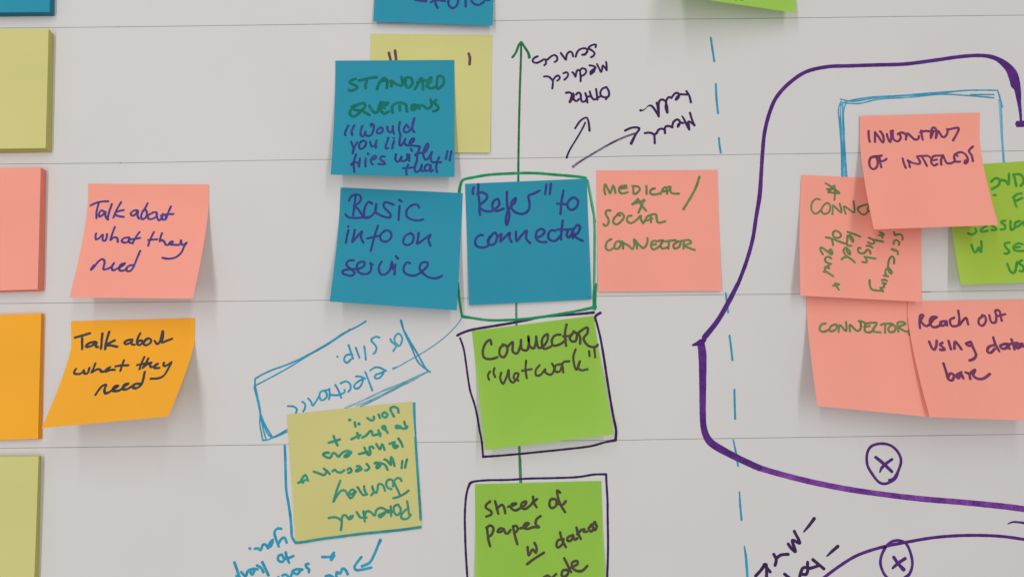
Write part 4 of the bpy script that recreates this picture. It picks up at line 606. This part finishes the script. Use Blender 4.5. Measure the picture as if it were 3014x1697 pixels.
('paper','purple_dark','handwriting',"""113.6 147 1.51 114.8 142.6 1.51 116.3 138.8 1.51
116.3 139 1.51 113.7 141 1.51 112.4 141.2 1.51 112.7 139.1 1.51 112.9 136.1 1.51
112.9 136.1 1.51 111.1 139.7 1.51 109.7 142.9 1.51 108.4 144.9 0.82
112.2 139.1 0.63 110.6 142 0.44 109.3 144.5 0.44
109.1 140.3 1.51 107.3 140.6 1.51 106.6 139.1 1.51 105.7 138 1.51 106 139.4 1.51 107.3 140.7 1.51 106.3 142.3 1.51 104.9 142.6 1.51 102.9 140.9 1.51 102.1 138 1.51
102.3 137.5 1.51 100 138.4 1.51 98 138.1 1.51 97.3 136.5 1.51 97.5 133.8 1.51
97.4 136 1.51 95.4 136.7 1.51 93.4 136 1.51 92 133.6 1.51
91.6 133.5 1.51 90.7 132.5 1.51 90.8 129.9 1.51 90.8 127.3 1.51
90.6 132.8 1.51 88.6 133.9 1.51 86.6 134.1 1.51 84.6 133.8 1.51"""),
('connec','green_on_salmon','handwriting',"""240.2 70 1.39 240.5 68.2 1.39 243.2 68.8 1.39 245 67.8 1.39 245.1 65.3 1.39
239.2 62.5 1.39 239.7 64.4 1.39 241.3 65 1.39 242.8 63.7 1.39 242.5 62 1.39
237.7 59.3 1.39 239.9 58.7 1.39 241.3 57.8 1.39 241.3 56 1.39
238 58.9 1.39 240.7 57.9 1.39
238.3 50.2 1.39 238.7 53.1 1.39 237.5 54.6 1.39 235.6 52.7 1.39 234.7 49.9 1.39 234.5 47.7 1.39 236.1 45.6 1.39 236.1 43.7 1.39 234.8 44.6 1.39 234.3 47.1 1.39
234.3 47.4 1.39 232.7 45.9 1.39 232.4 44 1.39 232.7 42.1 1.39
231.2 42.4 1.39 233.8 42 1.39
229.6 39.6 1.39 231.5 39.8 1.39 232.8 39.2 1.39
229.8 37.8 1.39 231.9 37.5 1.39 230.5 36.2 1.39 230.4 35 1.39 228.2 34.7 1.39 229 33.5 1.39 229.5 32.5 1.39
229.7 32.8 1.39 225.8 33.1 1.39 222.8 33.7 1.39 221.8 35.9 1.39 221.7 38.1 1.39 222 39.6 1.39"""),
('connec','green_on_salmon','handwriting',"""231.2 70 1.39 233 69.2 1.39 233.4 68.3 1.39 230.4 68.1 1.39
231.6 68 1.39 232.6 66.7 1.39
223.9 66.5 1.39 226.4 65.4 1.39 232.7 64 1.39
226.4 65.4 1.39 227.1 63.4 1.39 225.6 62.5 1.39 223.2 63.4 1.39
222.1 61.3 1.39 223.9 61.2 1.39 225.7 60.2 1.39
218.1 59.9 1.39 216.7 59.9 1.39 216.5 57.7 1.39 217.9 56.5 1.39 220.4 56.8 1.39 222.1 58.7 1.39 223.7 58.4 1.39 224 56.3 1.39
220.2 54.3 1.39 223.3 53.8 1.39 226.9 53.2 1.39
220.5 54.1 1.39 221.4 51.8 1.39 220.8 50.8 1.39 218.5 51 1.39"""),
('connec','green_on_salmon','handwriting',"""210.7 70.2 1.39 214 69.1 1.39 218.5 67.2 1.39
209.8 63 1.39 210.3 65.6 1.39 210.5 67.5 1.39 212.1 68.1 1.39 213.7 65.9 1.39 213.7 63.8 1.39 212.3 65.6 1.39 211.7 67.6 1.39
209.1 62.7 1.39 210.3 61.5 1.39 212.4 61.3 1.39
209.5 59.9 1.39 208.3 59.9 1.39 207.2 58 1.39 207.9 56.1 1.39 209 54.6 1.39 211.4 53 1.39 213.7 50.8 1.39
209.5 59.6 1.39 211.2 57.7 1.39 211 55.8 1.39 209.6 57.1 1.39 209.2 59.3 1.39
205.6 52.7 1.39 207.1 53.9 1.39 209 54.1 1.39"""),
('connec','green_on_salmon','handwriting',"""202.9 70.8 1.39 201.5 69.7 1.39 201.6 67.5 1.39 203.5 66.3 1.39 205.7 66.8 1.39 206.5 68.4 1.39 205.1 70.3 1.39 203 70.9 1.39
196.9 66.7 1.39 200.4 65.9 1.39 204.3 64.3 1.39 208.5 62.7 1.39
200.5 65.6 1.39 200.8 63.3 1.39 201 61.8 1.39"""),
('connec','green_on_salmon','handwriting',"""194 55.9 1.39 192.8 58.3 1.39 193.1 60.2 1.39 195.2 59.2 1.39 197.5 57 1.39
199.2 59.1 1.39 197.9 58 1.39 198.9 55.8 1.39 200.1 56.4 1.39 199.9 58.3 1.39 198.9 58.9 1.39 199.3 56.7 1.39
199 53.3 1.39 196.9 54.4 1.39 195.1 52.9 1.39 195.7 50.8 1.39 198.7 49.7 1.39
197.1 48.9 1.39 196.1 47.3 1.39 197.2 47 1.39 196.4 48.3 1.39 194.8 47.6 1.39 194.4 45.8 1.39 194.2 44.5 1.39
193.6 44.8 1.39 195.1 44.8 1.39 199.2 42 1.39"""),
('connec','green_on_salmon','handwriting',"""199.9 37.4 1.32 202.4 36.9 1.32 200.7 36.1 1.32
198.6 36.1 1.32 200.4 35.8 1.32 201.9 33.5 1.32"""),
('journey','teal_green','handwriting',"""-70.2 -42.1 1.6 -70.7 -39.8 1.6 -73 -38.6 1.6 -75.2 -39.6 1.6 -74.7 -41.7 1.6 -73 -44.5 1.6
-78.7 -41.9 1.6 -80.3 -43.1 1.6 -79.6 -44.7 1.6 -78 -44.9 1.6 -77 -43.4 1.6 -78.7 -41.9 1.6
-82.5 -43.4 1.6 -81.6 -45.4 1.6
-89.4 -45.5 1.6 -86.9 -47 1.6 -85.3 -45.9 1.6 -85.5 -44.7 1.6
-97.2 -48.2 1.6 -96.7 -50.6 1.6"""),
('journey','teal_green','handwriting',"""-94.7 -49 1.99 -94.5 -49.1 1.99
-100.4 -46.6 1.99 -100.2 -46.7 1.99"""),
('journey','teal_green','handwriting',"""-66.6 -47.7 1.6 -65.7 -50.3 1.6 -64.7 -50.6 1.6 -65.5 -51.8 1.6 -67.9 -51.8 1.6 -69.2 -50.6 1.6 -71.6 -50.3 1.6 -71.5 -51.6 1.6 -69.2 -51.3 1.6
-76.8 -54.6 1.6 -77.5 -53.3 1.6 -79.5 -52 1.6 -80.2 -50.8 1.6 -78.5 -50.5 1.6 -78 -52.3 1.6
-81.3 -56.4 1.6 -82.5 -52.9 1.6
-81.2 -54.9 1.6 -85.8 -55.9 1.6 -86.5 -53.6 1.6 -87.8 -53.6 1.6 -89.8 -55.9 1.6 -92.4 -57.4 1.6
-95.5 -54.6 1.6 -94.7 -57.7 1.6
-93.6 -55.9 1.6 -96.1 -56.9 1.6 -99.1 -58.4 1.6
-110.1 -56.4 1.6 -109 -59.5 1.6 -107.6 -62.1 1.6
-106.2 -58.5 1.6 -109.3 -59.5 1.6 -113 -60.5 1.6"""),
('journey','teal_green','handwriting',"""-70.1 -58 1.6 -68.4 -60.5 1.6 -67.4 -63 1.6
-75.4 -61.2 1.6 -72.4 -60.2 1.6 -73.4 -62.1 1.6 -72.1 -63.8 1.6 -70.4 -62.6 1.6 -72.7 -62.1 1.6
-78.5 -64.8 1.6 -80.1 -61.5 1.6 -81.4 -64.4 1.6 -83.7 -61.3 1.6
-85.4 -63.8 1.6 -86.4 -62.8 1.6 -88 -63.5 1.6 -87.3 -65.7 1.6 -87.6 -67.7 1.6 -89 -67.4 1.6 -91 -63.5 1.6
-89 -66.1 1.6 -94.3 -67.4 1.6
-99.3 -66.2 1.6 -101.6 -65.4 1.6 -104.6 -66.7 1.6 -106.9 -69 1.6 -108.2 -67.7 1.6 -110.2 -66.7 1.6 -112.1 -69.7 1.6 -114.8 -69 1.6 -116.3 -67.7 1.6 -115.2 -66.7 1.6 -112.9 -66.6 1.6
-99.1 -66.4 1.6 -100.9 -68.7 1.6 -103.2 -69 1.6 -102.2 -67.7 1.6 -100.3 -66.7 1.6"""),
('journey','teal_green','handwriting',"""-64.7 -70.7 1.53 -65.8 -75.6 1.53
-67.5 -71.6 1.53 -67.9 -75.9 1.53
-72.3 -74.6 1.53 -73.3 -71 1.53 -74.5 -69.2 1.53 -74.6 -72 1.53 -74.6 -73.9 1.53 -77.3 -71 1.53 -78.6 -70.7 1.53
-76.5 -76.9 1.53 -78.2 -73.9 1.53 -80.9 -72.9 1.53 -83.6 -72.6 1.53 -84.6 -73.1 1.53
-80.9 -73.1 1.53 -81.5 -75.2 1.53 -83.2 -75.9 1.53 -83.2 -74.2 1.53 -80.9 -73.3 1.53"""),
('journey','teal_green','handwriting',"""-89.4 -73.4 1.53 -87.8 -75.6 1.53 -89.3 -77.3 1.53 -90.3 -77.2 1.53
-95.5 -74.9 1.53 -94.1 -74.6 1.53 -92.5 -76.5 1.53 -95.4 -77.8 1.53 -95.8 -77.2 1.53 -93.5 -75.9 1.53
-101.1 -76.9 1.53 -99.8 -75.9 1.53 -98.6 -77.2 1.53 -99.4 -78.5 1.53 -100.7 -78.7 1.53
-103.2 -77.2 1.53 -105 -78.5 1.53 -107.3 -78.3 1.53 -109 -76.9 1.53 -110.3 -77.8 1.53
-112 -79.5 1.53 -113.3 -78.2 1.53 -115.7 -76.2 1.53
-114 -78.2 1.53 -115.6 -80.1 1.53 -118.6 -79.1 1.53 -121.9 -78 1.53"""),
('journey','teal_green','handwriting',"""-125.3 -83.5 1.53 -127 -80.1 1.53 -129.5 -83.2 1.53 -128.2 -84.8 1.53
-125.7 -82.6 1.53 -131.3 -84.8 1.53"""),
('inventory','purple_on_salmon','handwriting',"""226.7 134.9 1.52 226.6 131.3 1.52 227.1 127.9 1.52
230.7 134.2 1.52 230.6 130.8 1.52 230.4 127.7 1.52
230.9 133.9 1.52 233.1 130.8 1.52 235.3 127.4 1.52 236.1 129.8 1.52 235.4 132.9 1.52 234 134.7 1.52
238.2 132.9 1.52 239 129.5 1.52 240.1 127.7 1.52 240.9 131.3 1.52 240.8 134.9 1.52
242.1 135.2 1.52 241.9 131.3 1.52 242.8 129 1.52 245 128.2 1.52 246.9 130.3 1.52 246.5 132.6 1.52 245.2 132.9 1.52 247.3 133.9 1.52 249.3 133.4 1.52 250.3 132.1 1.52 250.1 129.3 1.52
250.5 130.8 1.52 251.3 133.4 1.52 253.3 131.6 1.52 255.6 129.5 1.52 257.7 129.5 1.52 258.6 131.6 1.52
259.4 133.9 1.52 262.5 134.9 1.52 265.5 134.7 1.52
260.2 135.2 1.52 260.3 132.4 1.52 260.8 129.2 1.52
266 130.3 1.52 266.5 133.9 1.52 267.1 136.5 1.52 268.1 137.2 1.52 269.3 136.5 1.52 269.8 134.4 1.52 269.1 130.3 1.52
266.3 130.8 1.52 267.7 134.4 1.52 268.5 134.9 1.52
269.6 130.8 1.52 270.8 134.9 1.52 272.2 132.9 1.52 273.4 131.1 1.52 275.2 131.3 1.52 276.8 133.9 1.52 276.7 136.2 1.52
276.9 135.7 1.52 280.2 136.5 1.52 283.5 137 1.52 283.9 135.7 1.52 282.3 132.4 1.52 279.9 128.7 1.52"""),
('inventory','purple_on_salmon','handwriting',"""229.6 118.2 1.52 226.4 117.2 1.52 224.8 113.6 1.52 225.1 110.4 1.52 226.8 109.3 1.52 229.1 110.9 1.52 230.2 114.2 1.52 229.7 117.4 1.52 227 117.4 1.52
229.8 118 1.52 233.4 118.5 1.52
231.8 118 1.52 231.7 114.2 1.52 231.8 110.6 1.52
232 114.7 1.52 234.3 115 1.52 236 116.3 1.52"""),
('inventory','purple_on_salmon','handwriting',"""246.2 116.6 1.52 246.4 113.3 1.52 247 110 1.52
249.6 110.6 1.52 249.7 113.6 1.52 249.2 115.2 1.52 251.7 113.6 1.52 255.5 112.7 1.52 256.7 114.1 1.52 256.1 116.3 1.52 255.7 117.9 1.52 259.5 118.2 1.52 262.5 118.2 1.52 264.1 116.5 1.52
258.4 117.9 1.52 259.6 114.6 1.52 260.4 111.4 1.52
270.7 118.4 1.52 266.4 118.2 1.52 264.3 116.3 1.52 263.6 113.5 1.52 264.9 111.6 1.52 267.1 112.7 1.52
264.9 115.2 1.52 267.5 115.7 1.52
272 118.7 1.52 270.2 115.7 1.52 269.5 112.2 1.52
272 118.4 1.52 272.6 115.1 1.52 273.4 113.2 1.52 275.9 113.2 1.52 278.1 114.3 1.52
281.8 114.3 1.52 279.1 114.3 1.52 278.6 116.8 1.52 279.6 119.2 1.52 283.4 120.8 1.52 286.1 119.2 1.52 286.9 116.2 1.52 285.8 113.5 1.52 284.3 113.2 1.52 285.2 115.1 1.52
280.5 118.9 1.52 280.9 118.1 1.52
289.8 114.6 1.52 289.9 118.4 1.52 288.8 121.6 1.52 291.8 124.6 1.52"""),
('journey','teal_green','handwriting',"""-72.8 -94 1.43 -69.9 -93.3 1.43 -66.7 -91.8 1.43 -63.5 -89.5 1.43
-68.7 -92.2 1.43 -69.9 -89.5 1.43 -71.8 -85.9 1.43 -72.3 -83.7 1.43 -70.5 -81.9 1.43 -68.6 -82.3 1.43 -67.9 -83.7 1.43
-74 -88.6 1.43 -76.3 -87.7 1.43 -77.3 -85.5 1.43 -76.4 -83.2 1.43 -74.1 -82.8 1.43 -72.9 -84.6 1.43 -73.1 -86.8 1.43
-77.9 -89.5 1.43 -78.9 -86.8 1.43 -80.5 -85.5 1.43 -82.1 -85.9 1.43 -82.5 -88.6 1.43 -83.4 -90.9 1.43 -85.5 -88.6 1.43 -85.7 -86.8 1.43
-85.3 -88.2 1.43 -85 -90.4 1.43 -86.3 -92.2 1.43
-89.1 -91.8 1.43 -90.5 -89.1 1.43 -90.8 -86.8 1.43
-88.9 -91.5 1.43 -91.1 -92.2 1.43 -92.8 -90.4 1.43 -94.2 -88.2 1.43 -94.9 -87.3 1.43
-95.8 -90.2 1.43 -97.8 -88.8 1.43 -99.6 -90 1.43 -100.3 -92.2 1.43 -99.1 -94 1.43 -97.3 -92.7 1.43 -96.4 -90.4 1.43 -98.7 -91.8 1.43 -99.6 -90.9 1.43
-100.8 -92.2 1.43 -102.4 -89.5 1.43 -104.7 -89.5 1.43 -106.9 -91.8 1.43 -109.1 -95.6 1.43
-109.4 -96 1.43 -107.9 -90.4 1.43 -105.5 -83.5 1.43"""),
('journey','teal_green','handwriting',"""-64.3 -96 1.43 -63.6 -99.4 1.43 -63.1 -103.4 1.43
-62 -103.8 1.43 -63.8 -106.1 1.43 -66.5 -106.5 1.43 -67.9 -105.2 1.43 -67 -102.9 1.43 -64.7 -100.7 1.43 -63.8 -100.3 1.43
-69.8 -97.8 1.43 -72.1 -98.9 1.43 -72.3 -102 1.43 -70.6 -104.1 1.43 -68.6 -102.9 1.43 -68.2 -100.3 1.43 -69.8 -97.8 1.43
-74.3 -98.9 1.43 -73.9 -104.7 1.43
-72.7 -102 1.43 -76.1 -102.5 1.43
-75.7 -101.2 1.43 -79.3 -103.2 1.43 -81.6 -104.3 1.43 -80.6 -105.4 1.43 -78.4 -103.8 1.43 -77.1 -101.6 1.43 -78.4 -100.3 1.43 -80.7 -99.8 1.43 -83 -101.2 1.43 -84.1 -104.3 1.43 -86.2 -102.5 1.43 -88 -101.8 1.43 -89.6 -102.5 1.43 -90 -105.6 1.43
-91 -101.8 1.43 -90.5 -104.7 1.43 -90 -107.9 1.43
-88.9 -105.6 1.43 -92.5 -105.6 1.43 -94.1 -103.8 1.43 -95.1 -102.3 1.43
-97.3 -104.5 1.43 -98.2 -106.1 1.43 -99.8 -106.5 1.43 -98.7 -104.7 1.43 -100 -106.1 1.43 -101.7 -104.3 1.43 -103.3 -104.3 1.43 -104.1 -106.1 1.43 -104.1 -109.2 1.43 -104.5 -113 1.43
-104.3 -107.4 1.43 -106.7 -105.8 1.43 -109.4 -105.4 1.43 -112.1 -105.9 1.43"""),
('refer','charcoal','ink_speck',"""-15.1 38.9 0.4 -14.9 38.8 0.4"""),
('refer','charcoal','ink_speck',"""47.4 29.4 0.4 48.3 29.4 0.4"""),
]

# ------------------------------------------------------------------ helpers
def link(name,verts,faces,mat,parent=None,smooth=False):
    me=bpy.data.meshes.new(name); me.from_pydata(verts,[],faces); me.update()
    if smooth:
        for p in me.polygons: p.use_smooth=True
    me.materials.append(mat)
    o=bpy.data.objects.new(name,me); COL.objects.link(o)
    if parent: o.parent=parent
    return o
def tag(o,label,cat,group=None):
    o['label']=label; o['category']=cat
    if group: o['group']=group
def empty(name,loc):
    o=bpy.data.objects.new(name,None); o.empty_display_size=.01; o.location=loc; COL.objects.link(o); return o
def bil(c,u,v):
    return [(1-u)*(1-v)*c[0][i]+u*(1-v)*c[1][i]+u*v*c[2][i]+(1-u)*v*c[3][i] for i in (0,1)]
def invbil(c,x,y):
    u=v=.5
    for _ in range(8):
        p=bil(c,u,v)
        du=[(1-v)*(c[1][i]-c[0][i])+v*(c[2][i]-c[3][i]) for i in (0,1)]
        dv=[(1-u)*(c[3][i]-c[0][i])+u*(c[2][i]-c[1][i]) for i in (0,1)]
        det=du[0]*dv[1]-du[1]*dv[0]; ex=x-p[0]; ey=y-p[1]
        u+=(ex*dv[1]-ey*dv[0])/det; v+=(du[0]*ey-du[1]*ex)/det
    return u,v
def hgt(n,u,v):
    uu=min(1,max(0,u)); s=max(0,min(1,(v-n['v0'])/(1-n['v0'])))
    return n['base']+((1-uu)*n['hL']+uu*n['hR'])*s**n['ex']
NG=32
def sheet(n,name,mat,parent,thick=.11):
    """a square of note paper: bent grid with real thickness"""
    V=[];F=[]; r=.006
    for side in (0,1):
        for j in range(NG+1):
            for i in range(NG+1):
                u=i/NG; v=j/NG
                x,y=bil(n['c'],u,v); z=hgt(n,u,v)-(thick if side else 0)
                V.append((x/1000,y/1000,z/1000))
    W1=NG+1; o=W1*W1
    for j in range(NG):
        for i in range(NG):
            a=j*W1+i; F.append((a+W1,a+W1+1,a+1,a)); F.append((o+a,o+a+1,o+a+W1+1,o+a+W1))
    rim=[i for i in range(W1)]+[j*W1+NG for j in range(1,W1)]+[NG*W1+i for i in range(NG-1,-1,-1)]+[j*W1 for j in range(NG-1,0,-1)]
    for k in range(len(rim)):
        a=rim[k]; b=rim[(k+1)%len(rim)]; m=len(V)
        V+= [V[a],V[b],V[o+b],V[o+a]]; F.append((m,m+1,m+2,m+3))
    ob=link(name,V,F,mat,parent); ob.data.materials.append(MAT['back'])
    for i,p in enumerate(ob.data.polygons[:2*NG*NG]):
        p.use_smooth=True
        if i%2: p.material_index=1
    return ob
def smooth_pts(P):
    """Catmull-Rom through the pen points, one sample about every 0.8 mm"""
    if len(P)<3: Q=[P[0]]+P+[P[-1]]
    else: Q=[P[0]]+P+[P[-1]]
    out=[]
    for k in range(1,len(Q)-2):
        a,b,c,d=Q[k-1:k+3]
        L=math.hypot(c[0]-b[0],c[1]-b[1]); n=max(2,min(40,int(L/.8)+1))
        for t in range(n):
            t/=n; t2=t*t; t3=t2*t
            out.append(tuple(.5*(2*b[i]+(c[i]-a[i])*t+(2*a[i]-5*b[i]+4*c[i]-d[i])*t2+(3*b[i]-a[i]-3*c[i]+d[i])*t3) if i<2 else b[i]+(c[i]-b[i])*t for i in range(3)))
    out.append(tuple(P[-1]))
    return out
def ink(note,strokes,name,mat,parent,lift):
    """pen strokes laid on the carrier as a thin film"""
    V=[];F=[]
    org=parent.location if parent else Vector((0,0,0))
    def put(x,y,dz):
        if note is None: z=0
        else:
            u,v=invbil(note['c'],x,y); z=hgt(note,u,v)
        V.append((x/1000-org.x,y/1000-org.y,(z+dz)/1000-org.z)); return len(V)-1
    for si,st in enumerate(strokes):
        P=smooth_pts(st); n=len(P)
        dz=lift+(si%10)*.007; ph=random.random()*9
        prev=None
        acc=0
        for k,(x,y,wd) in enumerate(P):
            a=P[max(0,k-1)]; b=P[min(n-1,k+1)]
            tx,ty=b[0]-a[0],b[1]-a[1]; l=math.hypot(tx,ty) or 1; tx/=l; ty/=l
            acc+=1
            am=min(1,1.2/wd); hw=wd/2*(1+am*(.05*math.sin(acc*.55+ph)+.035*math.sin(acc*1.3+2*ph)))
            z=dz+min(.04,k*.0008)
            # turn sharpness: add a round joint where the pen turns hard
            if 0<k<n-1:
                v1=(x-a[0],y-a[1]); v2=(b[0]-x,b[1]-y)
                l1=math.hypot(*v1) or 1; l2=math.hypot(*v2) or 1
                dot=(v1[0]*v2[0]+v1[1]*v2[1])/(l1*l2)
            else: dot=1
            if k in (0,n-1) or dot<.75:
                c0=put(x,y,z+.0005); ring=[put(x+hw*math.cos(t*math.pi/6),y+hw*math.sin(t*math.pi/6),z+.0005) for t in range(12)]
                for t in range(12): F.append((c0,ring[t],ring[(t+1)%12]))
            l_=put(x-ty*hw,y+tx*hw,z); r_=put(x+ty*hw,y-tx*hw,z)
            if prev: F.append((prev[1],r_,l_,prev[0]))
            prev=(l_,r_)
    return link(name,V,F,mat,parent)
# ------------------------------------------------------------------ setting
def box(name,x0,x1,y0,y1,z0,z1,mat):
    V=[(x,y,z) for z in (z0,z1) for y in (y0,y1) for x in (x0,x1)]
    return link(name,V,[(0,2,3,1),(4,5,7,6),(0,1,5,4),(2,6,7,3),(0,4,6,2),(1,3,7,5)],mat)
tb=box('table_top',-1.3,1.3,-.8,.8,-.03,-.0006,MAT['table']); tb['kind']='structure'
paper=box('paper_sheet',-1.0,1.0,-.5,.5,-.0004,0,MAT['paper']); paper['kind']='structure'
for r in RULES:
    st=[(x,y,.38) for x,y in r]
    a,b=st[0],st[1]; st.insert(0,(-990,a[1]+(b[1]-a[1])/(b[0]-a[0])*(-990-a[0]),.38))
    a,b=st[-1],st[-2]; st.append((990,a[1]+(b[1]-a[1])/(b[0]-a[0])*(990-a[0]),.38))
    ink(None,[st],'ruled_line',MAT['rule'],paper,.02)
# ------------------------------------------------------------------ sticky notes
roots={}
for k,n in NOTES.items():
    x,y=bil(n['c'],.5,0)
    e=empty('sticky_note',(x/1000,y/1000,0)); tag(e,n['label'],'sticky note',n['group'])
    s=sheet(n,'note_sheet',MAT[n['mat']],e)
    for v in s.data.vertices: v.co-=e.location
    roots[k]=e
# ------------------------------------------------------------------ pads of notes
PLAB={'blue':'blue','yellow':'yellow','salmon':'salmon','orange':'orange'}
for m,top,base,h,label in PADS:
    cx=sum(p[0] for p in base)/4000; cy=sum(p[1] for p in base)/4000
    e=empty('note_pad',(cx,cy,0)); tag(e,label,'note pad','pads of blank sticky notes down the left side')
    nl=14; V=[];F=[]
    # the glued block of sheets: layers slightly out of register
    for j in range(nl+1):
        t=j/nl; z=.03+(h-.15-.03)*t
        jx=random.uniform(-.08,.08); jy=random.uniform(-.08,.08)
        for p,q in zip(base,top):
            V.append(((p[0]+(q[0]-p[0])*t+jx)/1000-cx,(p[1]+(q[1]-p[1])*t+jy)/1000-cy,z/1000))
    for j in range(nl):
        for i in range(4):
            a=4*j+i; b=4*j+(i+1)%4; F.append((a,b,b+4,a+4))
    F.append((3,2,1,0)); F.append((4*nl,4*nl+1,4*nl+2,4*nl+3))
    link('page_block',V,[f[::-1] for f in F],SIDE[m],e)
    n=dict(c=top,hL=.25,hR=.12,v0=.35,ex=1.5,base=h)
    s=sheet(n,'top_sheet',MAT[m],e)
    for v in s.data.vertices: v.co-=e.location
# ------------------------------------------------------------------ writing and drawing
for idx,(carrier,inkname,part,txt) in enumerate(INK):
    st=[]
    for line in txt.split('\n'):
        f=[float(v) for v in line.split()]
        st.append([tuple(f[i:i+3]) for i in range(0,len(f),3)])
    if carrier=='paper': ink(None,st,part,IM[inkname],paper,.05+(idx%4)*.012)
    else: ink(NOTES[carrier],st,part,IM[inkname],roots[carrier],.05+(idx%3)*.012)
S.cycles.max_bounces=8
S.cycles.transparent_max_bounces=16
